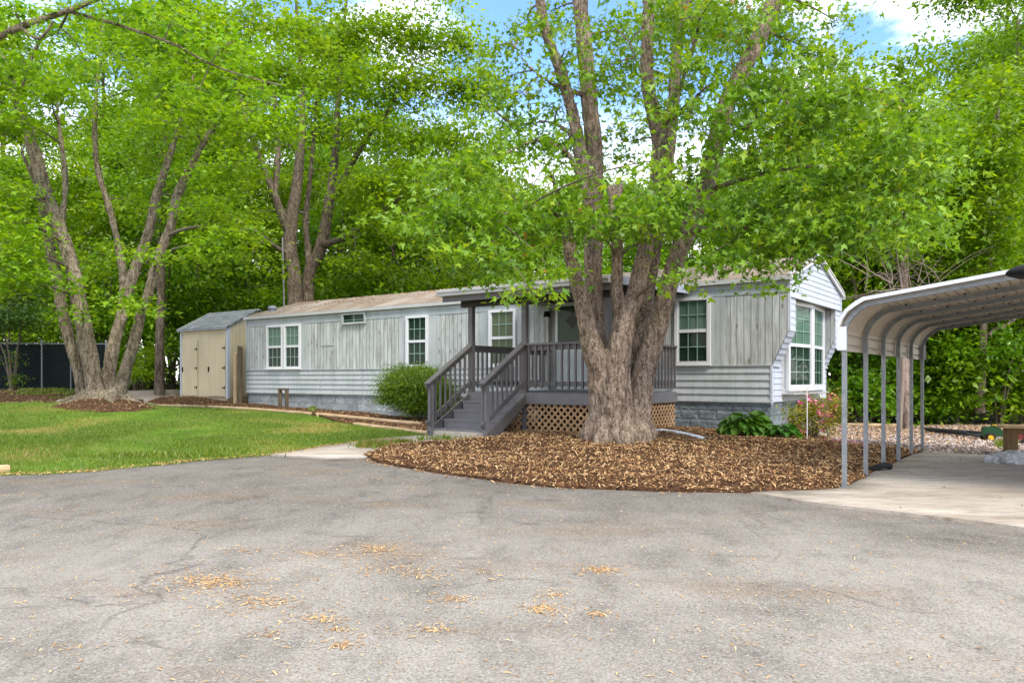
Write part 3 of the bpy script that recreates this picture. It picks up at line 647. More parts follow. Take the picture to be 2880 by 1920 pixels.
# --- the big multi-stemmed maple in the mulch bed
D0 = 13.6
bx, by = gp(1738, 1236); by = 13.6; bx = (1738-CX)/F*by; bz = tz(bx, by)
def base_tube(cx, cy, z0, prof, ncol=28, ecc=.9, lob=5):
    V = []; n = ncol
    for r, z in prof:
        for i in range(n):
            a = 2*math.pi*i/n; rr = r*(1+.06*math.sin(lob*a+1)+.05*math.sin(3*a))
            V.append((cx+rr*math.cos(a), cy+rr*ecc*math.sin(a), z0+z))
    V = np.array(V); m_ = len(prof); i = np.arange(m_-1)[:, None]*n; j = np.arange(n)[None]; j2 = (j+1) % n
    return V, np.stack([i+j, i+j2, i+n+j2, i+n+j], -1).reshape(-1, 4)
limbs = [
    [(1700, 1225, 92, -.1), (1694, 1060, 78, -.2), (1668, 985, 62, -.3), (1653, 930, 50, -.35), (1638, 851, 44, -.4), (1621, 787, 38, -.45), (1603, 707, 34, -.5), (1592, 640, 28, -.55), (1575, 560, 18, -.7), (1545, 480, 10, -.9)],
    [(1705, 1190, 90, .25), (1686, 1060, 66, .3), (1681, 962, 50, .3), (1673, 851, 45, .3), (1668, 771, 46, .3), (1668, 680, 52, .3), (1668, 580, 54, .3), (1671, 436, 48, .3), (1663, 339, 46, .3), (1650, 194, 45, .3), (1638, 73, 42, .3), (1626, -60, 38, .3), (1600, -300, 26, .3)],
    [(1668, 600, 40, .2), (1649, 520, 38, .1), (1634, 436, 36, 0), (1620, 364, 35, 0), (1604, 291, 33, -.1), (1571, 184, 30, -.2), (1537, 97, 28, -.3), (1516, -20, 26, -.4), (1480, -220, 18, -.6)],
    [(1732, 1225, 100, -.25), (1736, 1060, 74, -.36), (1745, 962, 60, -.4), (1760, 890, 58, -.38), (1785, 830, 50, -.3), (1803, 755, 46, -.3), (1816, 704, 44, -.25), (1828, 596, 44, -.2), (1846, 533, 44, -.2), (1856, 412, 44, -.2), (1840, 320, 40, -.2), (1824, 250, 36, -.2), (1819, 145, 34, -.2), (1826, 0, 32, -.2), (1835, -240, 20, -.2)],
    [(1755, 900, 50, -.38), (1738, 838, 36, -.42), (1736, 780, 33, -.45), (1736, 698, 33, -.5), (1731, 620, 30, -.5), (1727, 573, 28, -.5), (1718, 522, 22, -.5)],
    [(1728, 580, 22, -.5), (1738, 545, 20, -.5), (1745, 515, 16, -.5)],
    [(1785, 1100, 76, .5), (1803, 915, 48, .62), (1822, 800, 44, .6), (1832, 723, 46, .45), (1850, 600, 42, .5), (1880, 420, 38, .6), (1893, 300, 34, .7), (1905, 150, 30, .8), (1925, 0, 26, .9), (1950, -250, 18, 1.1)],
    [(1778, 1225, 92, -.05), (1797, 1130, 74, -.03), (1812, 1050, 64, 0), (1835, 962, 58, 0), (1856, 899, 55, 0), (1880, 803, 50, 0), (1903, 723, 50, 0), (1930, 655, 49, 0), (1975, 557, 48, 0), (2008, 427, 50, 0), (2044, 291, 46, .1), (2117, 145, 44, .2), (2168, 24, 42, .3), (2240, -150, 30, .5)],
    [(2020, 400, 20, 0), (2130, 345, 15, -.8), (2250, 290, 12, -1.6), (2400, 250, 9, -2.2), (2520, 270, 6, -2.6)],
    [(1985, 540, 18, 0), (2100, 500, 14, -.8), (2250, 470, 11, -1.6), (2420, 480, 8, -2.2), (2560, 540, 5, -2.6)],
    [(1930, 650, 15, 0), (2050, 640, 12, -.9), (2180, 650, 9, -1.6), (2330, 690, 6, -2.2)],
    [(1655, 560, 20, -.1), (1600, 440, 16, -.5), (1550, 405, 13, -.9), (1490, 400, 10, -1.2), (1400, 440, 8, -1.6), (1290, 455, 5, -1.8)],
    [(1640, 430, 14, .3), (1560, 345, 11, .4), (1450, 350, 9, .2), (1380, 300, 6, 0)],
    [(1610, 640, 16, -.5), (1540, 590, 13, -1.0), (1450, 590, 10, -1.5), (1330, 640, 7, -1.9), (1230, 650, 5, -2.2)],
    [(1650, 270, 14, .3), (1560, 240, 11, 0), (1480, 180, 8, -.3), (1420, 80, 5, -.5)],
    [(1872, 340, 22, -.3), (1885, 300, 18, -.4), (1920, 220, 14, -.6), (1960, 90, 11, -.8), (1985, -40, 7, -.9)],
    [(1872, 340, 20, -.3), (1850, 300, 14, -.5), (1810, 215, 10, -.7), (1770, 120, 7, -.9)],
    [(1870, 340, 20, -.3), (1920, 310, 14, -.6), (1970, 260, 10, -1.0), (2010, 225, 7, -1.3)],
]
bt = [base_tube(bx-.03, by, bz, [(.64, -.15), (.60, .0), (.565, .08), (.54, .22), (.50, .42), (.40, .6), (.25, .72), (.12, .8)], 32, .85)]
rt = []
for a, L in ((3.4, .02), (4.1, .1), (4.8, .1), (5.5, .05), (2.6, .15), (.1, .0)):
    rt.append(tube_np([(bx+.40*math.cos(a), by+.34*math.sin(a), bz+.40), (bx+.56*math.cos(a), by+.5*math.sin(a), bz+.14), (bx+(.58+L)*math.cos(a), by+(.54+L)*math.sin(a), bz-.02), (bx+(.8+L)*math.cos(a), by+(.75+L)*math.sin(a), bz-.2)], [.2, .17, .10, .05], 10))
B = [  # px, py, depth offset, radius x px, radius y px, sprays
    (1400, 130, .2, 80, 90, 8), (1350, 300, -.5, 60, 70, 6), (1470, 260, 0, 70, 100, 9), (1530, 60, -.3, 60, 60, 6), (1580, 300, .8, 70, 80, 8), (1500, 400, -1, 100, 60, 15), (1380, 440, -1.5, 100, 50, 13), (1440, 350, .3, 60, 60, 7),
    (1280, 480, -1.8, 100, 60, 17), (1220, 600, -2.2, 110, 70, 17), (1340, 600, -2, 120, 60, 19), (1290, 700, -2.3, 130, 45, 18), (1450, 560, -1.5, 100, 60, 16), (1420, 700, -2, 90, 60, 13), (1530, 640, -1.2, 80, 70, 16), (1540, 745, -2, 60, 25, 4), (1380, 775, -2.4, 50, 25, 4), (1490, 815, -2.6, 38, 28, 4), (1600, 520, -1, 70, 70, 13), (1590, 420, 1.2, 70, 70, 11),
    (1640, 600, -1.4, 80, 45, 10), (1740, 610, -1.6, 90, 40, 11), (1830, 595, -1.5, 90, 45, 11), (1780, 560, -1.2, 90, 50, 10), (1900, 560, -1.2, 90, 60, 13), (1700, 480, 1.5, 90, 80, 9), (1760, 400, 1.4, 80, 80, 9), (1930, 470, -.8, 80, 70, 11), (1690, 655, -1.5, 50, 20, 3), (1880, 650, -1.5, 60, 25, 5),
    (1760, 100, .8, 70, 80, 6), (1730, 250, 1.2, 60, 80, 6), (1800, 260, -1, 60, 60, 6), (1900, 60, -.5, 90, 80, 10), (1960, 180, -1, 90, 80, 12), (2010, 60, 1, 90, 80, 12), (1940, 320, -1.2, 80, 70, 11), (2030, 350, -1, 80, 70, 11), (2100, 230, -.8, 90, 80, 18), (2080, 60, -.5, 90, 70, 15), (2200, 90, .5, 100, 80, 17), (2180, 230, -1.4, 100, 70, 18),
    (2100, 430, -1.4, 100, 70, 20), (2220, 380, -1.8, 100, 70, 20), (2310, 300, -2, 100, 60, 18), (2420, 260, -2.2, 100, 50, 15), (2350, 180, -1, 90, 50, 11), (2250, 520, -2, 110, 70, 22), (2130, 580, -1.5, 110, 70, 22), (2050, 640, -1.6, 100, 50, 10), (2000, 715, -1.8, 70, 30, 7), (2120, 715, -2, 100, 40, 10), (2200, 660, -2, 110, 50, 20), (2330, 620, -2.4, 110, 60, 20), (2380, 480, -2.4, 110, 60, 18), (2480, 540, -2.7, 100, 55, 17), (2500, 400, -2.6, 100, 60, 15), (2580, 470, -2.8, 80, 50, 10), (2560, 310, -2.5, 80, 50, 9),
    (2260, 715, -2.2, 80, 25, 5), (2420, 650, -2.6, 90, 40, 11), (2540, 640, -2.9, 60, 40, 6), (2620, 600, -3, 50, 40, 5), (1895, 775, -1.7, 40, 18, 3), (2150, 790, -2.3, 50, 15, 3), (1980, 560, 1.6, 100, 70, 9), (2100, 340, 2.2, 100, 80, 13),
    (1700, 60, -.6, 60, 60, 8), (1590, 140, -.5, 60, 60, 7), (1690, 200, -.8, 60, 60, 8), (1480, 60, .5, 80, 60, 7), (1560, 30, 1, 70, 60, 7), (1760, 180, .8, 60, 70, 9), (1430, 220, .5, 60, 60, 6), (1850, 90, 2.2, 110, 70, 20), (1960, 40, 2, 110, 70, 22), (2060, 140, 2.4, 120, 80, 24), (1900, 230, 2.4, 100, 80, 18), (2210, 40, 1.6, 110, 60, 20), (2130, 250, 1.8, 120, 80, 22), (2020, -10, -1.4, 120, 50, 16), (1850, 10, -1.2, 80, 40, 8), (2300, 150, .6, 90, 60, 14),
    (1800, -120, 0, 260, 110, 11), (2100, -140, 0, 260, 110, 13), (1550, -160, 0, 160, 100, 5), (1900, 20, 3, 200, 120, 9), (2200, 300, 3.2, 180, 130, 24), (1500, 520, 2.6, 150, 120, 17), (1850, 450, -3.4, 60, 60, 5), (2350, 60, 1, 60, 50, 6),
]
composed_tree('maple_tree', 'large maple with many stems rising from one thick trunk in the round mulch bed', 'tree', D0, (bx, by, bz), limbs, B, BARK_BIG, LEAF_BIG, .108, 29, star5, .033, .235, extra_tubes=bt+rt, flat=.85, droop=.6, amp=.03)

# --- multi-stemmed tree on the lawn, left
D1 = 22.0; lx = (295-CX)/F*D1; ly = D1; lz = tz(lx, ly)
limbs = [
    [(244, 1135, 50, .5), (231, 1080, 34, .5), (216, 1023, 32, .5), (192, 943, 30, .5), (177, 880, 29, .5), (164, 800, 29, .5), (148, 725, 28, .5), (136, 660, 26, .5), (125, 600, 26, .5), (105, 520, 16, .6), (60, 430, 9, .6)],
    [(278, 1140, 66, -.3), (266, 1080, 46, -.3), (255, 1023, 44, -.3), (238, 928, 42, -.3), (222, 848, 40, -.3), (213, 790, 39, -.3), (195, 723, 37, -.3), (169, 643, 35, -.3), (137, 564, 33, -.3), (116, 500, 36, -.3), (98, 434, 33, -.3), (76, 357, 30, -.3), (54, 300, 28, -.3), (20, 200, 24, -.3), (-30, 60, 16, -.3), (-60, -160, 8, -.3)],
    [(170, 650, 20, -.3), (178, 600, 16, -.3), (183, 530, 15, -.3), (180, 459, 14, -.3), (165, 350, 11, -.3), (158, 260, 7, -.3)],
    [(312, 1135, 52, .4), (306, 1080, 38, .4), (308, 1039, 36, .4), (322, 959, 33, .5), (341, 896, 30, .5), (353, 848, 28, .6), (372, 780, 30, .7), (394, 720, 27, .8), (417, 655, 25, .8), (437, 564, 23, .8), (456, 500, 20, .8), (480, 430, 17, .8), (510, 330, 13, .8), (546, 204, 9, .8), (570, 60, 6, .8)],
    [(345, 880, 26, .6), (348, 800, 22, .8), (338, 720, 20, 1.0), (322, 640, 18, 1.2), (300, 560, 17, 1.2), (272, 459, 15, 1.2), (268, 306, 12, 1.2), (284, 102, 8, 1.2), (290, -60, 5, 1.2)],
    [(328, 1140, 56, -.2), (340, 1090, 38, -.2), (358, 1023, 32, -.2), (378, 959, 30, -.2), (395, 889, 28, -.2), (415, 832, 26, -.2), (438, 755, 28, -.2), (459, 691, 26, -.2), (481, 634, 25, -.2), (494, 564, 25, -.2), (507, 530, 24, -.2), (541, 459, 21, -.2), (586, 382, 17, -.3), (637, 331, 13, -.4), (704, 286, 10, -.5), (765, 229, 8, -.6), (830, 205, 5, -.7)],
    [(590, 375, 15, -.3), (618, 325, 14, -.2), (645, 260, 12, -.1), (680, 178, 10, 0), (705, 90, 7, .1), (720, -60, 5, .2)],
    [(460, 690, 12, -.2), (425, 720, 10, .1), (412, 745, 8, .4)],
]
rt = []
for a, L in ((3.4, .7), (4.4, .8), (5.3, .8), (6.0, .6)):
    rt.append(tube_np([(lx+.4*math.cos(a), ly+.3*math.sin(a), lz+.25), (lx+.7*math.cos(a), ly+.6*math.sin(a), lz+.1), (lx+(.5+L)*math.cos(a), ly+(.4+L)*math.sin(a), lz+.0), (lx+(.9+L)*math.cos(a), ly+(.8+L)*math.sin(a), lz-.2)], [.2, .16, .1, .05], 8))
bt = [base_tube(lx-.02, ly+.1, lz, [(.80, -.15), (.66, .0), (.50, .10), (.38, .2), (.2, .32)], 24, .7)]
B = [(60, 90, -1.5, 110, 70, 22), (30, 220, -1.5, 80, 60, 16), (150, 250, -2, 100, 50, 18), (40, 340, -2, 80, 50, 16), (170, 330, 1.2, 80, 40, 10), (300, 150, 0, 100, 70, 14), (420, 90, -1, 120, 70, 24), (560, 90, -1, 120, 80, 26), (700, 80, -.5, 120, 80, 24), (440, 230, -1.5, 100, 50, 17), (400, 340, 1.2, 80, 60, 12), (580, 300, -1.8, 100, 50, 18), (640, 200, -1, 110, 60, 22), (780, 180, -.8, 110, 70, 22), (720, 370, -1.5, 100, 55, 19), (430, 440, 1.5, 70, 50, 8), (640, 470, -2, 100, 45, 17), (600, 570, -2, 90, 35, 13), (340, 560, 1.5, 70, 50, 7), (560, 400, 1.4, 80, 50, 9),
     (10, 520, -1.8, 80, 60, 16), (60, 620, -2.2, 80, 40, 11), (40, 710, -2.2, 90, 50, 18), (110, 775, -2.4, 60, 22, 7), (30, 790, -2.2, 80, 35, 13), (260, 740, 1.8, 60, 50, 8), (340, 690, 1.5, 60, 25, 6), (400, 700, -2, 50, 16, 4), (570, 690, -2, 80, 35, 11), (340, 835, -1.6, 45, 14, 4), (410, 850, -1.8, 55, 12, 5), (225, 795, -1.8, 40, 10, 3), (215, 870, -1.8, 40, 10, 3), (650, 650, -2, 80, 40, 11), (800, 330, -1.2, 90, 60, 14), (850, 90, 0, 100, 70, 16), (520, 560, 1.6, 60, 50, 7), (480, 340, -1.8, 60, 25, 7),
     (200, -120, -1, 320, 110, 14), (650, -120, 0, 320, 110, 16), (-140, 200, -1, 120, 200, 30), (-150, 560, -1.5, 130, 150, 28), (230, 60, 1.5, 110, 70, 12), (100, 420, 2.5, 70, 50, 5)]
composed_tree('shade_tree', 'tall tree of four grey stems splayed from one base on the left lawn', 'tree', D1, (lx, ly, lz), limbs, B, BARK_LEFT, LEAF_LEFT, .14, 42, star3, .05, .36, extra_tubes=bt+rt, flat=.45, droop=.3, amp=.03, rfac=1.3)

# --- limb reaching in from a tree beyond the left edge
D2 = 9.5; tx, ty = -8.6, 9.6; tz0 = tz(tx, ty)
limbs = [[(-260, 260, 30, .3), (-120, 170, 24, .2), (-30, 118, 20, .1), (60, 75, 19, 0), (140, 48, 17, 0), (205, 25, 15, 0), (280, -5, 13, 0), (400, -60, 9, 0)],
         [(185, 32, 10, 0), (240, 45, 9, .1), (330, 70, 8, .2), (420, 100, 7.5, .3), (500, 130, 7, .4), (590, 180, 6, .5), (680, 212, 5, .6), (790, 240, 3, .8)],
         [(60, 78, 10, 0), (110, 110, 8, -.2), (150, 60, 6, -.3)], [(190, 40, 6, 0), (160, 90, 8, .3), (110, 120, 9, .5), (60, 250, 5, .4)]]
ext = [tube_np([(tx, ty, tz0-.2), (tx+.05, ty, tz0+2), (tx+.15, ty, tz0+3.8), (tx+.25, ty+.1, 6.5), (tx+.2, ty+.2, 9.5)], [.34, .24, .21, .16, .08], 12), tube_np([(tx+.15, ty, tz0+3.6), (tx+.6, ty+.1, 4.6), tuple(pt(-260, 260, 9.8))], [.14, .1, .065], 10)]
B = [(40, 20, 0, 70, 40, 8), (180, 110, .3, 70, 30, 6), (330, 30, .2, 80, 40, 9), (480, 60, .4, 90, 40, 10), (620, 130, .5, 90, 40, 9), (60, 180, .2, 80, 40, 8), (740, 250, .8, 60, 25, 5), (560, 250, .6, 70, 20, 4), (240, 170, .4, 50, 20, 4), (-200, 100, 0, 120, 100, 14), (300, -120, 0, 200, 60, 14)]
composed_tree('overhanging_tree', 'tree beyond the left edge whose bare grey limb crosses the top left corner', 'tree', D2, (tx, ty, tz0), limbs, B, BARK_LEFT, LEAF_LEFT, .085, 34, star5, None, .22, extra_tubes=ext, flat=.45, droop=.35)

# --- broad tree behind the home
D3 = 30.5; mx_, my = (850-CX)/F*D3, D3; mz = tz(mx_, my)
limbs = [
    [(835, 1010, 48, 0), (830, 855, 42, 0), (826, 759, 38, 0), (815, 702, 40, 0), (819, 625, 36, 0), (834, 530, 30, 0), (842, 453, 26, 0), (846, 400, 24, 0), (850, 300, 19, 0), (845, 180, 14, 0), (835, 40, 9, 0), (830, -100, 6, 0)],
    [(815, 660, 26, 0), (793, 606, 24, -.3), (773, 549, 20, -.5), (742, 472, 17, -.8), (720, 415, 15, -1), (690, 330, 12, -1.2), (660, 200, 8, -1.4)],
    [(773, 549, 18, -.5), (780, 470, 17, -.4), (782, 400, 15, -.3), (775, 300, 12, -.3), (770, 170, 8, -.2)],
    [(862, 1010, 44, .4), (865, 836, 36, .4), (872, 759, 34, .4), (897, 713, 36, .3), (914, 644, 33, .2), (926, 568, 29, 0), (937, 491, 24, 0), (944, 415, 21, 0), (950, 300, 16, 0), (960, 150, 11, 0), (975, 0, 7, 0)],
    [(928, 560, 24, 0), (962, 510, 21, -.3), (993, 453, 17, -.6), (1040, 380, 14, -.9), (1100, 300, 10, -1.2), (1160, 180, 6, -1.4)],
    [(905, 690, 20, .2), (935, 680, 18, -.3), (968, 667, 17, -.6), (1025, 633, 14, -1), (1065, 603, 11, -1.3), (1150, 540, 8, -1.6), (1250, 470, 5, -1.8)],
    [(872, 770, 20, .4), (865, 690, 18, .8), (860, 620, 17, 1), (868, 540, 14, 1.2), (880, 420, 10, 1.4), (890, 280, 7, 1.5)],
    [(820, 720, 12, 0), (770, 690, 11, -.6), (720, 650, 9, -1.2), (650, 610, 6, -1.6)],
]
B = []
for px, py, do, rx, ry, n in [(620, 60, 0, 100, 80, 22), (760, 60, 0, 110, 80, 24), (900, 80, -.8, 110, 80, 26), (1040, 80, -.8, 110, 80, 28), (1170, 90, -.5, 110, 80, 28), (1290, 110, 0, 80, 70, 18), (640, 220, -.8, 100, 70, 20), (760, 200, 1.2, 100, 60, 16), (900, 210, 1.2, 100, 60, 18), (1030, 230, -1.4, 110, 70, 26), (1160, 230, -1.2, 110, 80, 28), (1290, 240, -.5, 100, 80, 24), (1370, 270, 0, 60, 60, 12), (640, 380, -1.2, 90, 60, 16), (1020, 360, -1.6, 110, 70, 24), (1150, 380, -1.6, 110, 70, 26), (1280, 390, -1, 110, 70, 26), (1380, 400, 0, 70, 50, 14), (1010, 500, -1.8, 80, 45, 14), (1100, 510, -2, 110, 60, 24), (1230, 530, -1.6, 110, 60, 26), (1360, 530, -.5, 100, 60, 22), (640, 520, -1.6, 90, 60, 16), (700, 600, 1.5, 80, 40, 10), (640, 640, -1.8, 90, 40, 14), (1040, 620, -2, 80, 40, 12), (1180, 650, -1.8, 100, 50, 20), (1320, 660, -1, 100, 50, 20), (985, 580, -1.2, 50, 30, 5), (700, 730, -1.6, 80, 30, 10), (1000, 720, -1.6, 80, 35, 10), (1130, 760, -1, 100, 35, 14), (830, 320, 2, 110, 120, 18), (900, 480, 2.2, 110, 100, 14), (720, 420, 1.8, 90, 120, 14), (900, 150, 2, 150, 100, 20), (850, 600, 2.4, 120, 50, 9), (880, 800, 2, 160, 40, 14),
                               (700, -120, 0, 220, 100, 12), (1000, -130, 0, 240, 110, 14), (1230, -60, 0, 110, 70, 14)]: B.append((px, py, do, rx, ry, int(n*(1.45 if px > 1000 and py < 330 else .95))))
composed_tree('spreading_tree', 'broad leafy tree with two dark forked stems behind the roof of the mobile home', 'tree', D3, (mx_, my, mz), limbs, B, BARK_WOOD, LEAF_MID, .17, 46, star3, None, .44, flat=.55, droop=.45, rfac=1.6)

# --- woodland: a few kinds of tree, then copies
def wood_tree(seed, Ht, r0, c0, rad, ns, nleaf, size, lean=.04, nl=9, mat=LEAF_WOOD, bmat=BARK_WOOD, shape=oval, fork=False, spread=.5):
    st = random.getstate(); random.seed(seed)
    root = thing('woodland_tree', 'tree', 'tree')
    P = []; R = []; x = y = 0; dx, dy = random.gauss(0, lean), random.gauss(0, lean)
    for k in range(13):
        t = k/12; P.append((x, y, Ht*.94*t-(.3 if k == 0 else 0))); R.append(r0*(1.25 if k == 0 else 1)*(1-t)**.8+.015)
        x += dx*Ht/12+random.gauss(0, .06); y += dy*Ht/12+random.gauss(0, .06)
    tubes = [tube_np(smooth_line(P, 2), np.interp(np.linspace(0, 12, 25), range(13), R), 10)]
    skp = [np.array(p) for p in P[3:]]; skr = R[3:]
    spr = []; outs = []; ends = []
    for i in range(nl):
        t = c0+(1-c0)*(i+.3)/nl; t = min(t, .96); k = t*12; a = np.array(P[int(k)])*(1-k % 1)+np.array(P[min(int(k)+1, 12)])*(k % 1)
        an = i*2.4+random.uniform(-.5, .5); prof = math.sin(math.pi*min(1, (t-c0)/(1-c0)*.78+.22))**.7
        L = rad*(.45+.55*prof)*random.uniform(.75, 1.1); up = L*random.uniform(.25, .7)
        b = a+np.array([math.cos(an)*L, math.sin(an)*L, up]); m_ = (a+b)/2+np.array([0, 0, -.08*L])
        q = [a*(1-s)**2+2*m_*s*(1-s)+b*s*s for s in np.linspace(0, 1, 6)]
        rr = np.interp(k, range(13), R)*.5; tubes.append(tube_np(q, np.linspace(rr, .015, 6), 6))
        n = int(ns/nl); c = a*.35+b*.65
        s = blob_points(c, (L*.58, L*.58, L*.26+.25), n, .5); spr.append(s); o = s-c; o /= np.linalg.norm(o, axis=1)[:, None]+1e-6; outs.append(o)
    s = blob_points(np.array(P[-1])-np.array([0, 0, .6]), (rad*.5, rad*.5, 1.3), int(ns/nl)); spr.append(s); outs.append(np.tile([0, 0, 1.], (len(s), 1)))
    V, Q = join_np(tubes); link('trunk', mesh_np('trunk', V, [Q], True), bmat, root)
    link('crown', crown_mesh('crown', np.concatenate(spr), np.concatenate(outs), nleaf, size, shape, spread, .6, .4), mat, root)
    random.setstate(st); return root
def bush(seed, Ht, rad, ns, nleaf, size, mat, name='understory_bush', shape=oval, stems=5, spread=.28, flat=.6, tw=TWIG):
    st = random.getstate(); random.seed(seed)
    root = thing(name, 'bush', 'bush'); tubes = []; spr = []; outs = []
    for i in range(stems):
        an = i*6.28/stems+random.uniform(-.4, .4); L = rad*random.uniform(.3, .75)
        top = np.array([math.cos(an)*L, math.sin(an)*L, Ht*random.uniform(.6, .95)])
        tubes.append(tube_np([(0.03*math.cos(an), .03*math.sin(an), -.1), tuple(top*np.array([.3, .3, .45])), tuple(top)], [.035*Ht/2.5, .022*Ht/2.5, .006], 6))
    nb = max(5, ns//22)
    for i in range(nb):
        an = random.uniform(0, 6.28); rr = rad*math.sqrt(random.random())*.75; h = Ht*random.uniform(.25, .9); rr *= math.sin(math.pi*(.18+.72*h/Ht))**.5
        c = np.array([math.cos(an)*rr, math.sin(an)*rr, h]); s = blob_points(c, (rad*.36, rad*.36, Ht*.17), ns//nb, .5); spr.append(s); o = s-np.array([0, 0, Ht*.4]); o /= np.linalg.norm(o, axis=1)[:, None]; outs.append(o)
    if name == 'rounded_shrub':
        u = RNG.normal(0, 1, (620, 3)); u /= np.linalg.norm(u, axis=1)[:, None]; spr.append(np.array([0, 0, Ht*.58])+u*np.array([rad*.88, rad*.88, Ht*.38])*RNG.uniform(.62, 1.06, (620, 1))); outs.append(u)
    V, Q = join_np(tubes); link('stems', mesh_np('stems', V, [Q], True), tw, root)
    link('foliage', crown_mesh('foliage', np.concatenate(spr), np.concatenate(outs), nleaf, size, shape, spread, flat, .3), mat, root)
    random.setstate(st); return root

KIN = [wood_tree(11, 21, .24, .22, 4.2, 430, 52, .19, .04, 13), wood_tree(12, 19, .20, .28, 3.6, 360, 52, .19, .05, 13), wood_tree(13, 22, .28, .18, 4.8, 480, 54, .20, .03, 15, LEAF_MID),
       wood_tree(14, 13, .15, .2, 3.4, 300, 48, .175, .05, 11), wood_tree(15, 11.5, .13, .18, 3.2, 290, 48, .175, .06, 11, LEAF_MID), wood_tree(16, 18, .19, .42, 3.2, 290, 52, .19, .05, 10, LEAF_WOOD, BARK_PINE)]
KIN.append(wood_tree(17, 9.5, .075, .36, 2.3, 170, 46, .155, .05, 9, LEAF_MID, BARK_PINE))
used = [False]*len(KIN)
def place(k, x, y, s=1.0, rz=None, label='', group=None, name=None):
    o = KIN[k] if not used[k] else copy_tree(KIN[k]); used[k] = True
    if name: o.name = name
    o.location = (x, y, tz(x, y)-.05); o.scale = (s, s, s*random.uniform(.95, 1.05)); o.rotation_euler = (0, 0, random.uniform(0, 6.28) if rz is None else rz)
    o['label'] = label
    if group: o['group'] = group
    return o
gl_, gm_, gr_ = 'woodland trees behind the shed and fence', 'woodland trees behind the mobile home', 'woodland trees behind the carport'
ll = 'leafy woodland tree in the wood behind the tan shed and dark fence'
lm = 'leafy woodland tree in the wood behind the mobile home roof'
lr = 'leafy woodland tree in the wood behind the carport and gravel'
# (kind, px, distance, scale)
for k, px, d, s in [(0, -150, 38, 1), (1, 60, 40, 1), (2, 250, 44, 1), (0, 420, 42, 1.05), (1, 560, 39, 1.0), (2, -60, 50, 1.1), (0, 340, 56, 1.1), (2, 520, 52, 1.1), (3, 480, 34, 1.0), (4, 30, 35, .95), (5, 610, 46, 1.1), (4, 380, 50, 1.3), (3, 560, 57, 1.3), (4, 700, 54, 1.3), (3, 90, 52, 1.2), (4, -40, 56, 1.3), (3, 240, 60, 1.3), (1, -320, 42, 1), (4, 330, 36, 1.0)]:
    place(k, (px-CX)/F*d, d, s, None, ll, gl_)
for k, px, d, s in [(1, 720, 41, 1), (2, 860, 46, 1), (0, 1000, 44, .95), (1, 1120, 42, .9), (3, 1220, 38, 1.0), (4, 1080, 36, 1), (3, 940, 38, .9), (0, 900, 62, 1.1), (4, 830, 50, 1.3), (3, 960, 54, 1.3), (4, 1090, 52, 1.3), (3, 1330, 60, 1.3), (4, 1520, 62, 1.3), (3, 1760, 60, 1.25), (4, 1960, 52, 1.2), (3, 1330, 41, .95), (4, 1450, 39, .95), (3, 1560, 42, .9), (4, 1680, 38, .98), (3, 1800, 41, .95), (4, 1900, 36, .95), (3, 2010, 38, .95), (4, 2120, 35, 1), (3, 1400, 56, 1.05), (4, 1620, 55, 1.2), (3, 1860, 54, 1.1), (4, 1230, 54, 1.2), (3, 2050, 56, 1.15), (3, 2240, 50, 1.1)]:
    place(k, (px-CX)/F*d, d, s, None, lm, gm_)
for k, px, d, s in [(3, 2210, 32, 1.0), (4, 2300, 35, 1.05), (3, 2400, 30, 1.02), (5, 2480, 38, .82), (1, 2640, 40, .85), (0, 2790, 36, 1), (2, 2900, 42, 1), (3, 2520, 46, 1.1), (2, 2700, 52, .95), (0, 2850, 56, 1.1), (4, 2640, 29, 1), (3, 2830, 30, 1.1), (1, 3020, 33, 1), (0, 2380, 58, .85), (2, 3150, 44, 1)]:
    place(k, (px-CX)/F*d, d, s, None, lr, gr_)

def stem_tree(label, px, py, d, w, top, k=7, lean=0, name='woodland_tree', bmat=BARK_PINE, crown=(90, 70, 16), branch=None):
    """a tree whose bare stem the photograph shows clearly"""
    x, y = (px-CX)/F*d, d; b = (x, y, tz(x, y))
    n = 7; limbs = [[(px+lean*i/(n-1)+random.gauss(0, 2), py+30-(py+30-top)*i/(n-1), w*(1.2 if i == 0 else 1-.55*i/(n-1)), 0) for i in range(n)]]
    if branch: limbs.append(branch)
    B = [(px+lean*(.6+.4*j/(k-1))+random.gauss(0, 25), top+(py-top)*.50*(1-j/(k-1))-70, random.uniform(-1.3, -.3), crown[0], crown[1]*1.1, int(crown[2]*1.5)) for j in range(k)]
    return composed_tree(name, label, 'tree', d, b, limbs, B, bmat, LEAF_WOOD, .17, 34, oval, None, .42, rfac=1.2)
stem_tree('slender dark-barked tree standing between the left lawn tree and the tan shed', 447, 1100, 29.5, 26, 250, lean=20, bmat=BARK_WOOD)
stem_tree('straight pinkish trunk seen between the fourth and fifth carport legs', 2551, 1206, 21.5, 22, 250, lean=-18, crown=(90, 60, 10))
stem_tree('leaning brown trunk framed by the carport opening with a side branch', 2757, 1130, 24, 24, 300, lean=50, branch=[(2781, 945, 16, 0), (2800, 925, 13, 0), (2830, 915, 10, -.2), (2875, 880, 6, -.3)], crown=(90, 60, 10))
stem_tree('thin tree above the carport roof near the right edge of the picture', 2850, 1140, 31, 20, 60, lean=12, crown=(80, 80, 14))
stem_tree('thin bare-stemmed tree just beyond the back corner of the white gable', 2380, 1150, 26, 12, 380, lean=15, crown=(80, 60, 12), bmat=BARK_WOOD)

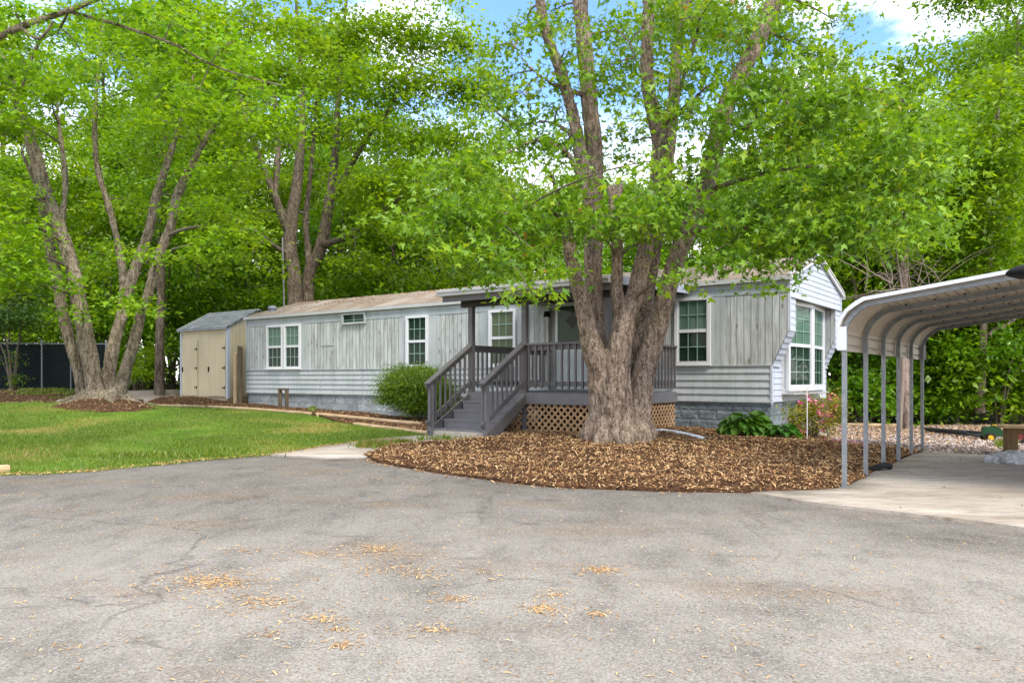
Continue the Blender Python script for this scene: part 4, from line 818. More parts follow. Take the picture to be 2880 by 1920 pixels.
x, y = (2560-CX)/F*20.5, 20.5; o = thing('dead_branches', 'tangle of bare pale dead branches hanging in front of the wood above the carport roof', 'branches', (x, y, tz(x, y))); tubes = []
for k in range(46):
    a = pt(random.gauss(2545, 60), random.gauss(800, 22), 20.5+random.gauss(0, .5)); an = random.uniform(-.6, 3.7); L = random.uniform(60, 200)
    e_ = a+Vector((math.cos(an)*L*20.5/F, random.gauss(0, .4), math.sin(an)*L*.8*20.5/F)); m_ = (a+e_)/2+Vector((random.gauss(0, .15), 0, random.uniform(-.2, .35)))
    q = [a*(1-t)**2+m_*2*t*(1-t)+e_*t*t-o.location for t in np.linspace(0, 1, 7)]; r = random.uniform(.008, .02); tubes.append(tube_np(q, np.linspace(r, r*.3, 7), 5))
tubes.append(tube_np([Vector((-.2, .2, -.1)), Vector((-.15, .1, 1.6)), pt(2540, 830, 20.5)-o.location, pt(2520, 700, 20.5)-o.location], [.07, .06, .04, .012], 7))
V, Q = join_np(tubes); link('branches', mesh_np('branches', V, [Q], True), plain('dead_wood', (.26, .20, .155), .9), o)
for px, d, sx_, sz_ in ((2425, 24.6, 1, 1), (2485, 26, 1, 1.1), (2640, 25.2, .95, 1), (2700, 26, 1.1, 1.1), (2815, 24.6, 1, 1), (2345, 26.5, 1.1, 1.1), (2595, 28, 1.2, 1.2)):
    o = place(6, (px-CX)/F*d, d, 1, None, 'slim young tree with a bare stem at the edge of the wood behind the carport', 'slim young trees behind the carport'); o.scale = (sx_, sx_, sz_)
# understory bushes
BK = [bush(21, 3.6, 1.9, 130, 40, .15, LEAF_MID, spread=.36), bush(22, 2.8, 1.7, 120, 36, .14, LEAF_WOOD, spread=.34), bush(23, 4.4, 2.0, 150, 40, .16, LEAF_WOOD, spread=.38), bush(24, 2.2, 1.4, 90, 34, .12, LEAF_MID, spread=.3)]
ub = [False]*4
def pbush(k, px, d, s, label, group):
    o = BK[k] if not ub[k] else copy_tree(BK[k]); ub[k] = True
    x, y = (px-CX)/F*d, d; o.location = (x, y, tz(x, y)-.08); o.scale = (s, s, s*random.uniform(.9, 1.15)); o.rotation_euler = (0, 0, random.uniform(0, 6.28)); o['label'] = label; o['group'] = group
bl, br = 'green understory bush at the foot of the wood beside the tan shed', 'green understory bush at the edge of the wood behind the gravel'
bm_ = 'understory bush among the trunks behind the mobile home'
for k, px, d, s in [(2, -230, 43, 1.6), (0, -60, 44, 1.7), (2, 90, 43, 1.6), (0, 210, 44, 1.7), (2, 330, 45, 1.6), (0, 380, 33, 1), (2, 480, 35, 1.0), (3, 400, 31, .9), (0, 330, 36, 1.1), (2, 250, 38, 1.1), (1, 520, 33.5, 1.1), (0, 140, 38, 1.2), (2, 20, 38, 1.2), (0, -120, 37, 1.2), (2, 420, 39, 1.3), (0, 580, 36, 1.2)]: pbush(k, px, d, s, bl, 'bushes beside the shed')
for k, px, d, s in [(2, 560, 46, 1.9), (0, 700, 47, 2), (2, 860, 46, 1.9), (0, 1010, 47, 2), (2, 1160, 46, 1.9), (0, 1310, 47, 2), (2, 1460, 46, 1.9), (0, 1620, 46, 2), (2, 1790, 46, 1.9), (0, 1950, 45, 1.9), (2, 680, 36, 1.3), (0, 780, 37, 1.4), (2, 900, 36, 1.4), (0, 1020, 36, 1.4), (2, 1150, 35, 1.3), (0, 1270, 34, 1.4), (2, 1400, 33, 1.4), (0, 1520, 33, 1.4), (2, 1650, 33, 1.4), (0, 1780, 32, 1.4), (2, 1900, 31, 1.3), (0, 2020, 30, 1.4), (2, 2130, 29, 1.3), (0, 2220, 28, 1.2)]: pbush(k, px, d, s, bm_, 'bushes behind the mobile home')
for k, px, d, s in [(2, 2330, 26, 1.1), (1, 2400, 25, 1.2), (2, 2470, 27, 1.4), (0, 2590, 25.5, 1.15), (1, 2650, 26, 1.5), (2, 2720, 25.5, 1.3), (0, 2690, 24.5, .8), (0, 2830, 25, 1.2), (1, 2880, 24.5, 1.4), (2, 2940, 26, 1.3), (2, 2440, 24.5, .75), (2, 2370, 30, 1.5), (0, 2500, 31, 1.7), (2, 2600, 31, 1.5), (0, 2700, 30, 1.7), (2, 2800, 30, 1.6), (0, 2900, 30, 1.6), (2, 2810, 24, .75), (0, 3050, 24, 1.2)]: pbush(k, px, d, s, br, 'bushes behind the gravel')

# small trees and shrubs that stand alone
o = bush(31, 3.9, 1.9, 300, 36, .095, LEAF_DARK, 'small_tree', oval, 4, .26); tag(o, 'small dark-leaved tree with a bushy crown in front of the dark screened fence', 'tree')
# clear stem below its crown
for c in o.children:
    if c.name.startswith('foliage'):
        n = len(c.data.vertices); co = np.empty(n*3, np.float32); c.data.vertices.foreach_get('co', co); co = co.reshape(-1, 3); co[:, 2] = 1.7+co[:, 2]*.72; c.data.vertices.foreach_set('co', co.ravel())
    else: c.scale = (1, 1, 1.15)
x, y = gp(38, 1106); o.location = (x, y, tz(x, y))
o = bush(32, 1.6, .6, 30, 16, .08, LEAF_SHRUB, 'sapling', oval, 5, .16); tag(o, 'young leafy suckers around the stem of the small dark tree by the fence', 'shrub'); o.location = (x+.1, y-.25, tz(x, y))
o = bush(33, 1.5, 1.05, 950, 42, .045, LEAF_SHRUB, 'rounded_shrub', oval, 9, .12, .8); tag(o, 'dense rounded green shrub beside the grey porch steps', 'shrub')
x, y = gp(1185, 1186); y += .1; o.location = (x-.25, y+.5, tz(x, y)); o.scale = (1.0, .8, 1)

# hosta
def hosta(name, label, x, y, rad, n, L):
    root = thing(name, label, 'plant', (x, y, tz(x, y)+.05)); V = []; Q = []; rn = []
    for i in range(n):
        t = i/n; an = i*2.399+random.uniform(-.2, .2); rr = rad*(.25+.75*t**.7); el = 1.15-1.0*t
        stem = np.array([math.cos(an)*rr*.55, math.sin(an)*rr*.55, .12+.34*rad/.75*(1-.75*t)*random.uniform(.8, 1.15)])
        d = np.array([math.cos(an), math.sin(an), .35-.9*t]); d /= np.linalg.norm(d); s = np.array([-math.sin(an), math.cos(an), 0]); up = np.cross(s, d)*-1
        if up[2] < 0: up = -up
        LL = L*random.uniform(.75, 1.1); W = LL*.42; b = len(V)
        prof = [(0, .0), (.12, .62), (.35, 1.0), (.65, .85), (.88, .42), (1, .02)]
        for u, w in prof:
            for k in (-1, -.5, 0, .5, 1):
                V.append(stem+d*LL*u+s*W*w*k+up*(W*.28*abs(k)*w+.02*math.cos(k*6))-np.array([0, 0, LL*.38*u*u]))
        for a in range(5):
            for k in range(4): Q.append((b+a*5+k, b+a*5+k+1, b+a*5+5+k+1, b+a*5+5+k))
        rn += [random.random()]*30
    me = mesh_np('leaves', np.array(V), [np.array(Q)], True, rn); link('leaves', me, LEAF_HOSTA, root)
    mb = MB()
    for i in range(14):
        an = i*.45; mb.tube([(0.02*math.cos(an), .02*math.sin(an), -.1), (rad*.25*math.cos(an), rad*.25*math.sin(an), .2)], [.008, .006], 5)
    mb.build('stalks', LEAF_HOSTA, root); return root
x, y = gp(2095, 1236); hosta('hosta_plant', 'large clump of broad green hosta leaves against the grey block foundation', x+.05, y-.02, .66, 70, .31)
x, y = gp(2205, 1246); hosta('hosta_plant', 'small hosta clump at the right end of the big one near the house corner', x, y+.05, .32, 20, .22)

# azalea
x, y = gp(2284, 1243); root = thing('azalea_bush', 'leggy azalea with pink blossoms below the bay window', 'shrub', (x, y, tz(x, y)+.03)); tubes = []; spr = []; k = y/F
tg = [(2240, 1150), (2225, 1180), (2262, 1190), (2290, 1130), (2310, 1125), (2330, 1150), (2340, 1175), (2320, 1200), (2298, 1195), (2250, 1205), (2350, 1165), (2280, 1150), (2235, 1165), (2330, 1130), (2268, 1170), (2312, 1170)]
for px, py in tg:
    a = np.array(pt(px, py, y+random.uniform(-.35, .35)))-np.array(root.location); spr.append(a); tubes.append(tube_np([(random.gauss(0, .04), random.gauss(0, .04), -.05), tuple(a*np.array([.35, .5, .5])), tuple(a)], [.014, .01, .004], 5))
V, Q = join_np(tubes); link('stems', mesh_np('stems', V, [Q], True), TWIG, root)
s = np.repeat(np.array(spr), 5, 0)+RNG.normal(0, .10, (len(spr)*5, 3)); o = np.tile([0, 0, 1.], (len(s), 1)); link('foliage', crown_mesh('foliage', s, o, 34, .062, oval, .12, .7, 0), LEAF_AZ, root)
s = np.array(spr)[RNG.integers(0, len(spr), 34)]+RNG.normal(0, .10, (34, 3)); s = np.concatenate([s, s[:6]+RNG.normal(0, .03, (6, 3))])
link('blossoms', crown_mesh('blossoms', s, s*0+np.array([0, -.6, .4]), 14, .058, oval, .034, 1.0, 0), PINK, root)
x, y = gp(2330, 1249); n = 700; px_ = x+RNG.normal(0, .55, n)*.8; py_ = y+RNG.normal(0, .28, n)
flakes('fallen_petals', px_, py_, tzv(px_, py_)+.075, RNG.uniform(.02, .04, n), RNG.uniform(.012, .02, n), PINK, tilt=.3)


# ------------------------------------------------------------------ mobile home
ORG = (C0[0], C0[1], 0)
home = thing('mobile_home', 'long single-wide mobile home with weathered grey plank siding and a white gable with bay window', 'mobile home', ORG, ROTZ)
L_, W_ = HOME_L, HOME_W
MB().box(-L_+.02, -.02, .02, W_-.02, .88, 3.42).build('wall', SIDING, home)
MB().box(-5.3, -.03, .03, W_-.04, -.6, .90).build('foundation', BLOCK, home)
mb = MB(); hb, wb = .2, .40
def rock_face(fn, u0, u1):
    for r in range(6):
        z1 = .895-r*hb; u = u0-(wb/2 if r % 2 else 0)
        while u < u1:
            a, b_ = max(u, u0)+.008, min(u+wb, u1)-.008; u += wb
            if b_-a < .05: continue
            q = [(a, z1-hb+.008, 0), (b_, z1-hb+.008, 0), (b_, z1-.008, 0), (a, z1-.008, 0)]; i_ = .03
            p_ = [(a+i_, z1-hb+.03, .009), (b_-i_, z1-hb+.03, .011), (b_-i_, z1-.03, .008), (a+i_, z1-.03, .010)]; c_ = ((a+b_)/2+random.uniform(-.05, .05), z1-hb/2, random.uniform(.012, .02))
            for k in range(4): mb.quad(fn(*q[k]), fn(*q[(k+1) % 4]), fn(*p_[(k+1) % 4]), fn(*p_[k])); mb.quad(fn(*p_[k]), fn(*p_[(k+1) % 4]), fn(*c_))
rock_face(lambda u, z, d: (u, .03-d, z), -2.2, -.03)
rock_face(lambda u, z, d: (-.03+d*.5, u, z), .03, 1.9)
mb.build('block_faces', BLOCK, home)
f2 = MB().box(-L_+.02, -5.302, .035, W_-.04, -.3, .90).build('foundation', BLOCK_L, home); f2['label'] = 'paler bare block foundation'
def laps(z0, z1, n, d=.02):
    out = []; h = (z1-z0)/n
    for i in range(n):
        z = z0+i*h; out += [(d, z), (d*.98, z+h*.12), (d*.45, z+h*.55), (.002, z+h*.98)]
    out.append((.002, z1)); return out
mb = MB(); mb.strip(laps(.90, 1.65, 5, .03), lambda u, v, k: ((-L_, 0.01)[k], -u, v))
mb.build('lower_siding', SIDING, home)
mb = MB()
for x in (-14.05, -13.45, -12.1, -2.9): mb.box(x, x+.012, -.034, 0, .89, 1.65)
mb.box(-L_-.01, -L_+.05, -.035, .02, .88, 3.4); mb.build('corner_trim', TRIMG, home)
mb = MB(); mb.strip(laps(.90, 1.65, 6, .014), lambda u, v, k: (u, (0, W_)[k], v)); mb.box(-.012, .03, -.036, .03, .87, 1.645)
mb.build('gable_lower_siding', SIDING_W, home)
mb = MB()                                               # thin caps where the sidings meet
mb.box(-L_, .02, -.042, 0, 1.645, 1.668); mb.box(-L_, .35, -.03, 0, 3.135, 3.155); mb.box(-L_, .02, -.034, 0, .885, .903); mb.build('siding_cap', TRIMG, home)
p = MB(); poly = [(-L_, 1.66), (0, 1.66), (.345, 2.36), (.345, 3.14), (-L_, 3.14)]
p.prism(poly, lambda u, v, k: (u, (-.016, .012)[k], v)); p.build('plank_siding', PLANK, home)
for a, b_ in ((-14.97, -14.62), (-10.62, -10.31), (-9.45, -9.1), (-7.6, -7.32), (-6.43, -6.1), (-1.28, -.98)):
    mb = MB()
    for q in range(3):
        w = (b_-a)/3; mb.box(a+q*w+.008, a+(q+1)*w-.008, -.023, -.01, 1.66, 3.14)
    mb.box(a, b_, -.019, -.01, 1.66, 3.14); mb.build('smooth_panel', SIDING, home)
mb = MB(); mb.strip(laps(3.15, 3.40, 2, .016), lambda u, v, k: ((-L_, .352)[k], -u-.004, v)); mb.box(.3, .352, -.004, .02, 3.15, 3.4); mb.build('frieze', TRIMG, home)
MB().box(-14.0, -13.41, -.035, -.01, 2.39, 2.44).build('siding_patch', TRIMG, home)
mb = MB(); mb.box(-L_-.06, .44, -.09, -.02, 3.395, 3.44); mb.box(-L_-.06, .44, W_+.02, W_+.09, 3.33, 3.44); mb.box(-L_-.06, .44, -.11, -.09, 3.38, 3.47); mb.build('eave_trim', OFFW, home)
RP = .68/(W_/2)
mb = MB(); yr = W_/2
mb.prism([(-.10, 3.445), (yr, 4.11), (W_+.10, 3.445), (W_+.10, 3.48), (yr, 4.15), (-.10, 3.48)], lambda u, v, k: ((-L_-.06, .43)[k], u, v))
for x in np.arange(-L_+1.2, .3, 2.42):
    for s in (0, 1):
        y0 = -.1 if s == 0 else W_+.1; mb.beam((x, y0, 3.487), (x, yr, 4.157), .05, .02)
roof = mb.build('roof', ROOF, home)
MB().lathe([(.055, 0), (.055, .32), (.045, .32), (.045, .1)], 12, (-9.2, 2.6, 3.95)).build('vent_pipe', WHITE, roof)
MB().lathe([(.12, 0), (.12, .1), (.17, .12), (.15, .2), (.02, .24)], 12, (-17.3, .6, 3.66)).build('roof_vent', GALV, roof)
# gable
mb = MB(); n = 9; z0, z1 = 3.07, 4.12; h = (z1-z0)/n
def yl(z): return max(0.0, (z-3.42)/.69*yr)
for i in range(n):
    a, b_ = z0+i*h, z0+(i+1)*h-.002
    ya, yb = yl(a), yl(b_)
    for (u0, v0, u1, v1) in ((.014, a, .007, a+h*.55), (.007, a+h*.55, .003, b_)):
        pa, pb = yl(v0), yl(v1)
        mb.quad((.35+u0, pa, v0), (.35+u0, W_-pa, v0), (.35+u1, W_-pb, v1), (.35+u1, pb, v1))
    mb.quad((.352, ya, a), (.352, W_-ya, a), (.364, W_-ya, a), (.364, ya, a))
mb.box(.33, .378, -.004, .045, 2.36, 3.42); mb.box(.33, .378, W_-.045, W_+.004, 2.36, 3.42); mb.box(.30, .376, .05, W_-.05, 3.045, 3.075)
mb.build('gable_panel', SIDING_W, home)
MB().prism([(0, 3.08), (W_, 3.08), (W_, 3.43), (yr, 4.10), (0, 3.43)], lambda u, v, k: ((-.02, .349)[k], u, v)).build('gable_box', TAND, home)
mb = MB()
mb.beam((.40, -.11, 3.44), (.40, yr+.005, 4.125), .05, .13); mb.beam((.40, W_+.11, 3.44), (.40, yr-.005, 4.125), .05, .13); mb.build('rake_trim', WHITE, home)
for (ya, yb) in ((.02, .5), (3.77, W_-.01)):
    mb = MB(); mb.prism([(0, 1.66), (.335, 2.36), (.335, 3.06), (0, 3.06)], lambda u, v, k: (u, (ya, yb)[k], v)); w = mb.build('bay_bracket', PLANK, home)
    mb = MB(); mb.strip(laps(2.36, 3.06, 5, .012), lambda u, v, k: (.336+u, (ya, yb)[k], v))
    dx, dz = .335, .70; Ln = math.hypot(dx, dz); nx_, nz_ = dz/Ln, -dx/Ln
    mb.strip(laps(0, Ln, 6, .016), lambda u, v, k: (.0+dx*v/Ln+nx_*(u+.004), (ya, yb)[k], 1.66+dz*v/Ln+nz_*(u+.004)))
    mb.box(-.01, .05, ya-.01, yb+.01, 1.63, 1.662)
    mb.build('bracket_siding', SIDING_W, w)
MB().box(0, .012, .5, 3.77, 1.65, 3.07).build('recess_wall', PLANK, home)

def window(name, parent, org, u, nrm, wd, z0, z1, cols=3, rows=2, mat=WHITE, back=BLIND, back2=None, label=None, fr=.07, split=True):
    u = Vector(u).normalized(); nrm = Vector(nrm).normalized(); o = Vector(org)
    def bx(mb, a0, a1, c0, c1, d0, d1):
        b = len(mb.v)
        for d, z in ((d0, c0), (d1, c0), (d1, c1), (d0, c1)):
            for a in (a0, a1): mb.v.append(tuple(o+u*a+nrm*d+Vector((0, 0, z))))
        mb.f += [tuple(b+i for i in q) for q in ((0, 1, 3, 2), (2, 3, 5, 4), (4, 5, 7, 6), (6, 7, 1, 0), (0, 2, 4, 6), (1, 7, 5, 3))]
    zm = (z0+z1)/2; f = MB()
    bx(f, 0, fr, z0, z1, .0, .065); bx(f, wd-fr, wd, z0, z1, .0, .065); bx(f, fr, wd-fr, z1-fr, z1, .0, .063); bx(f, fr, wd-fr, z0, z0+fr, .0, .063)
    s = .025
    bx(f, fr, fr+s, z0+fr, z1-fr, .0, .045); bx(f, wd-fr-s, wd-fr, z0+fr, z1-fr, .0, .045)
    if split: bx(f, fr+s, wd-fr-s, zm-.035, zm+.035, .0, .05)
    root = f.build(name, mat, parent)
    if label: root['label'] = label
    secs = [(z0+fr, zm-.035, back2 or back), (zm+.035, z1-fr, back)] if split else [(z0+fr, z1-fr, back)]
    x0, x1 = fr+s, wd-fr-s; g = MB()
    for a, c, bm_ in secs:
        q = MB(); q.quad(*[o+u*a_+nrm*.032+Vector((0, 0, c_)) for a_, c_ in ((x0, a), (x1, a), (x1, c), (x0, c))]); q.build('pane', GLASS, root)
        q = MB(); bx(q, x0, x1, a, c, .004, .008); q.build('blind', bm_, root)
        for i in range(1, cols): x = x0+(x1-x0)*i/cols; bx(g, x-.009, x+.009, a, c, .019, .028)
        for i in range(1, rows): z = a+(c-a)*i/rows; bx(g, x0, x1, z-.009, z+.009, .020, .029)
    g.build('grille', WHITE, root)
    q = MB(); bx(q, -.01, wd+.01, z0-.03, z0, .0, .085); q.build('sill', mat, root)
    return root
X = (1, 0, 0); NF = (0, -1, 0)
window('window', home, (-16.73, -.016, 0), X, NF, .86, 1.70, 3.14, back2=BLINDD)
window('window', home, (-15.80, -.016, 0), X, NF, .83, 1.70, 3.14, back2=BLINDD)
window('window', home, (-10.30, -.016, 0), X, NF, .84, 1.70, 3.15, back=BLINDD)
window('window', home, (-7.31, -.016, 0), X, NF, .87, 1.70, 3.16, back=CURT, back2=CURT)
window('window', home, (-2.10, -.016, 0), X, NF, .82, 1.69, 3.15, back2=BLINDD)
window('transom_window', home, (-12.99, -.02, 0), X, NF, 1.02, 3.04, 3.34, cols=2, rows=1, mat=TRIMG, back=BLINDD, fr=.035, split=False)
# bay window
bay = MB(); pl_ = [(0, .68), (.10, .68), (.22, yr), (.10, 3.56), (0, 3.56)]
bay.prism(pl_, lambda u, v, k: (u, v, (1.07, 1.15)[k])); bay.prism([(0, .70), (.08, .70), (.20, yr), (.08, 3.54), (0, 3.54)], lambda u, v, k: (u, v, (1.15, 3.06)[k])); bay = bay.build('bay_window', WHITE, home)
for a, b_ in (((.10, .68), (.22, yr-.01)), ((.22, yr+.01), (.10, 3.56))):
    d = Vector((b_[0]-a[0], b_[1]-a[1], 0)); nn_ = Vector((d.y, -d.x, 0)).normalized()
    window('window', bay, (a[0]-.012, a[1], 0), d, nn_, d.length, 1.15, 3.06, 3, 3, fr=.10, back2=BLINDD)
mb = MB(); mb.box(0.02, .26, .66, 3.58, 1.045, 1.068); mb.build('bay_shelf', OFFW, bay)
# storm door, lamp
fr_ = MB(); fr_.box(-5.25, -5.18, -.05, -.01, 1.12, 3.22); fr_.box(-4.37, -4.30, -.05, -.01, 1.12, 3.22); fr_.box(-5.18, -4.37, -.05, -.01, 3.14, 3.22); fr_.box(-5.18, -4.37, -.058, -.02, 2.09, 2.16); fr_.box(-5.18, -4.37, -.056, -.02, 1.12, 1.55)
door = fr_.build('storm_door', DOORW, home)
MB().box(-5.18, -4.37, -.024, -.012, 1.55, 3.14).build('inner_door', DOORIN, door)
MB().box(-5.18, -4.37, -.045, -.040, 1.55, 2.09).build('lower_pane', DOORW, door)
MB().prism([(-4.96, 2.785), (-4.765, 2.58), (-4.57, 2.785), (-4.765, 2.99)], lambda u, v, k: (u, (-.032, -.026)[k], v)).build('diamond_pane', BLACK, door)
MB().quad((-5.18, -.046, 2.16), (-4.37, -.046, 2.16), (-4.37, -.046, 3.14), (-5.18, -.046, 3.14)).build('pane', GLASS, door)
MB().tube([(-4.43, -.06, 2.02), (-4.43, -.10, 2.04), (-4.43, -.10, 2.14), (-4.43, -.06, 2.16)], .012, 6).build('handle', BLACK, door)
lm_ = MB().lathe([(.01, .1), (.07, .08), (.08, .03), (.08, -.05), (.055, -.05)], 12, (-5.45, -.12, 2.94)); lm_.box(-5.48, -5.42, -.12, -.012, 2.93, 2.99); lm_ = lm_.build('wall_lamp', BLACK, home)
MB().lathe([(.0, -.10), (.035, -.085), (.045, -.05), (.03, -.02)], 10, (-5.45, -.12, 2.94)).build('bulb', WHITE, lm_)
# leaf litter caught on the roof
n = 4200; u = RNG.uniform(-L_, .3, n); v = RNG.random(n)**1.35*yr; zz = 3.49+v/yr*.67
keep = np.array([noise.noise((a*.5, b_*1.1, 2.)) > -.12 or b_ < .25 for a, b_ in zip(u, v)]); u, v, zz = u[keep], v[keep], zz[keep]
wx = C0[0]+u*EX[0]+v*EY[0]; wy = C0[1]+u*EX[1]+v*EY[1]
flakes('leaf_litter', wx, wy, zz, RNG.uniform(.03, .085, len(wx)), RNG.uniform(.012, .035, len(wx)), CHIP, tilt=.3)

# ------------------------------------------------------------------ porch
porch = thing('porch', 'grey painted covered porch deck with stairs and lattice skirt in front of the door', 'porch', ORG, ROTZ)
mb = MB()
for i in range(21):
    y = -3.06+i*.145; mb.box(-5.5, -2.08, y, y+.138, 1.065, 1.10)
mb.build('deck_floor', GREYP2, porch)
MB().box(-5.54, -2.04, -3.10, -3.06, .87, 1.075).build('rim_board', GREYP2, porch)
MB().box(-2.08, -2.04, -3.06, -.05, .87, 1.075).build('rim_board', GREYP2, porch)
MB().box(-5.54, -5.50, -3.06, -.05, .87, 1.075).build('rim_board', GREYP, porch)
MB().box(-5.45, -2.15, -3.0, -.1, .80, .86).build('joists', DARKWOOD, porch)
MB().box(-5.35, -2.25, -.5, -.2, -.2, .8).build('void_shade_block', BLACK, porch)  # black block added under the deck as the shade behind the lattice
def lattice(a0, a1, z0, z1, fn, mat, name='lattice'):
    mb = MB(); s = .150; hw = .020
    for lay, sg in ((0, 1), (1, -1)):
        t = a0-(z1-z0)-.5
        while t < a1+(z1-z0)+.5:
            # line a = t + sg*(z-z0)
            pts = []
            for z in (z0, z1): pts.append((t+sg*(z-z0), z))
            (xa, za), (xb, zb) = pts
            if xa > xb: xa, za, xb, zb = xb, zb, xa, za
            if xb > a0+.02 and xa < a1-.02:
                if xa < a0: za += (a0-xa)*(zb-za)/(xb-xa); xa = a0
                if xb > a1: zb -= (xb-a1)*(zb-za)/(xb-xa); xb = a1
                if abs(xb-xa) > .03: mb.beam(fn(xa, za, lay), fn(xb, zb, lay), hw*2, .009, fn(0, 0, 1, True))
            t += s
    mb.build(name, mat, porch)
gz = .16
lattice(-5.48, -2.12, gz, .87, lambda a, z, l, n=False: (0, 1, 0) if n else (a, -3.03+.011*l, z), LATT)
lattice(-3.02, -.06, gz, .87, lambda a, z, l, n=False: (1, 0, 0) if n else (-2.09-.011*l, a, z), LATT)
lattice(-3.02, -.06, gz, .87, lambda a, z, l, n=False: (1, 0, 0) if n else (-5.49+.011*l, a, z), LATG)
for x, y in ((-5.46, -3.02), (-4.05, -3.02), (-2.13, -3.02)):
    mb = MB().box(x-.055, x+.055, y-.055, y+.055, 1.0, 2.95); mb.box(x-.045, x+.045, y-.04, y+.05, .05, 1.06); mb.build('roof_post', GREYP, porch)
q = MB().box(-5.50, -5.40, -.14, -.05, 1.10, 3.1).build('roof_post', PLANK, porch); q['label'] = 'weathered post against the wall'
def railing(pts, a, b_, n, post_end=False, z=2.10, side=0):
    """level or sloped railing from a to b"""
    a = Vector(a); b_ = Vector(b_); mb = MB(); d = (b_-a)
    mb.beam(a, b_, .14, .04); mb.beam(a+Vector((0, 0, -.075)), b_+Vector((0, 0, -.075)), .035, .10)
    mb.beam(a+Vector((0, 0, -.80)), b_+Vector((0, 0, -.80)), .035, .09)
    r = mb.build('railing', GREYP, porch); h = Vector((d.x, d.y, 0)).normalized(); off = Vector((h.y, -h.x, 0))*.034*side
    for i in range(n):
        t = (i+.5)/n; p_ = a.lerp(b_, t)+off; MB().box(p_.x-.018, p_.x+.018, p_.y-.018, p_.y+.018, p_.z-.90, p_.z-.02).build('baluster', GREYP, r)
    return r
railing(0, (-3.99, -3.04, 2.08), (-2.10, -3.04, 2.08), 12, side=1)
railing(0, (-2.10, -2.96, 2.08), (-2.10, -.05, 2.08), 18, side=1)
railing(0, (-5.50, -2.96, 2.08), (-5.50, -.05, 2.08), 18, side=-1)
for x in (-5.46, -4.05):
    railing(0, (x, -3.07, 2.10), (x, -4.45, 1.27), 9, side=1 if x > -5 else -1)
    MB().box(x-.045, x+.045, -4.36, -4.27, .08, 1.26).build('newel_post', GREYP2, porch)
    MB().prism([(-3.06, .90), (-3.06, 1.08), (-4.40, .34), (-4.40, .12), (-4.32, .10)], lambda u, v, k: ((x+.05, x+.09)[k] if x > -5 else (x-.045, x-.005)[k], u, v)).build('stringer', GREYP, porch)
for i in range(4):
    z = .92-.18*i; y1 = -3.06-.30*i
    MB().box(-5.41, -4.02, y1-.33, y1, z-.035, z).build('tread', GREYP2, porch)
    MB().box(-5.405, -4.025, y1-.018, y1, z-.001, z+.144).build('riser', GREYP2, porch)
MB().box(-5.405, -4.025, -4.278, -4.262, .36, .385).build('riser', GREYP2, porch)
q = MB().box(-5.52, -3.99, -4.30, -3.7, .05, .345).build('step_base', CONCRETE, porch); q['label'] = 'concrete block under the lowest tread'
pr = MB(); pr.prism([(-3.42, 3.255), (-.02, 3.405), (-.02, 3.445), (-3.42, 3.29)], lambda u, v, k: ((-6.0, -1.80)[k], u, v)); pr = pr.build('porch_roof', OFFW, porch)
g = MB(); prof = [(-3.41, 3.26), (-3.53, 3.26), (-3.535, 3.22), (-3.515, 3.19), (-3.505, 3.14), (-3.42, 3.135)]
g.prism(prof, lambda u, v, k: ((-6.02, -1.84)[k], u, v)); g.build('gutter', OFFW, pr)
MB().box(-5.95, -1.84, -3.415, -3.38, 3.02, 3.25).build('fascia', GREYP, pr)
MB().prism([(-3.42, 3.13), (-.02, 3.235), (-.02, 3.40), (-3.42, 3.255)], lambda u, v, k: ((-1.80, -1.765)[k], u, v)).build('end_board', SIDING_W, pr)
MB().box(-5.7, -2.05, -3.10, -2.98, 2.92, 3.12).build('beam', DARKWOOD, pr)
for i in range(8):
    x = -5.85+i*.56; MB().prism([(-3.37, 3.12), (-.05, 3.22), (-.05, 3.40), (-3.37, 3.25)], lambda u, v, k: ((x, x+.04)[k], u, v)).build('rafter', DARKWOOD, pr)
for x, y, hh_ in ((-2.42, -2.80, .17), (-2.25, -2.55, .15)):
    w = H(x, y); pot = thing('flower_pot', 'small clay pot on the porch floor behind the side railing', 'flower pot', (w[0], w[1], 1.10), 0, 'pots on the porch')
    MB().lathe([(0, 0), (.05, 0), (.075, hh_), (.085, hh_), (.085, hh_+.02), (.07, hh_+.02), (.06, hh_-.02), (0, hh_-.02)], 14).build('pot', TAND, pot, True)

# ------------------------------------------------------------------ shed
shed = thing('shed', 'tall tan wooden storage shed with double doors and grey shingle roof left of the home', 'shed', ORG, ROTZ)
sx0, sx1, sy0, sy1 = -22.0, -19.02, .0, 2.4; sb = .72
MB().prism([(sy0, sb), (sy1, sb), (sy1, 3.22), ((sy0+sy1)/2, 3.84), (sy0, 3.22)], lambda u, v, k: ((sx0, sx1)[k], u, v)).build('wall', TANG, shed)
mb = MB(); mb.box(sx0+.03, sx1-.03, sy0+.03, sy1-.05, .3, sb); mb.build('skid', TAND, shed)
ym = (sy0+sy1)/2
mb = MB()
for s in (0, 1):
    y0 = sy0-.13 if s == 0 else sy1+.13; z0 = 3.22-.07
    mb.prism([(y0, z0), (ym, 3.86), (ym, 3.91), (y0, z0+.05)], lambda u, v, k: ((sx0-.12, sx1+.12)[k], u, v))
r = mb.build('roof', SHINGLE, shed)
mb = MB(); mb.box(sx0-.03, sx0+.07, sy0-.03, sy0+.02, sb-.05, 3.2); mb.box(sx1-.07, sx1+.03, sy0-.03, sy0+.08, sb-.05, 3.2); mb.box(sx0-.1, sx1+.1, sy0-.12, sy0-.10, 3.12, 3.21); mb.build('corner_trim', SIDING_W, shed)
mb = MB(); mb.box(sx0+.07, sx1-.07, sy0-.012, sy0+.005, 3.02, 3.12); mb.build('header', TANW, shed)
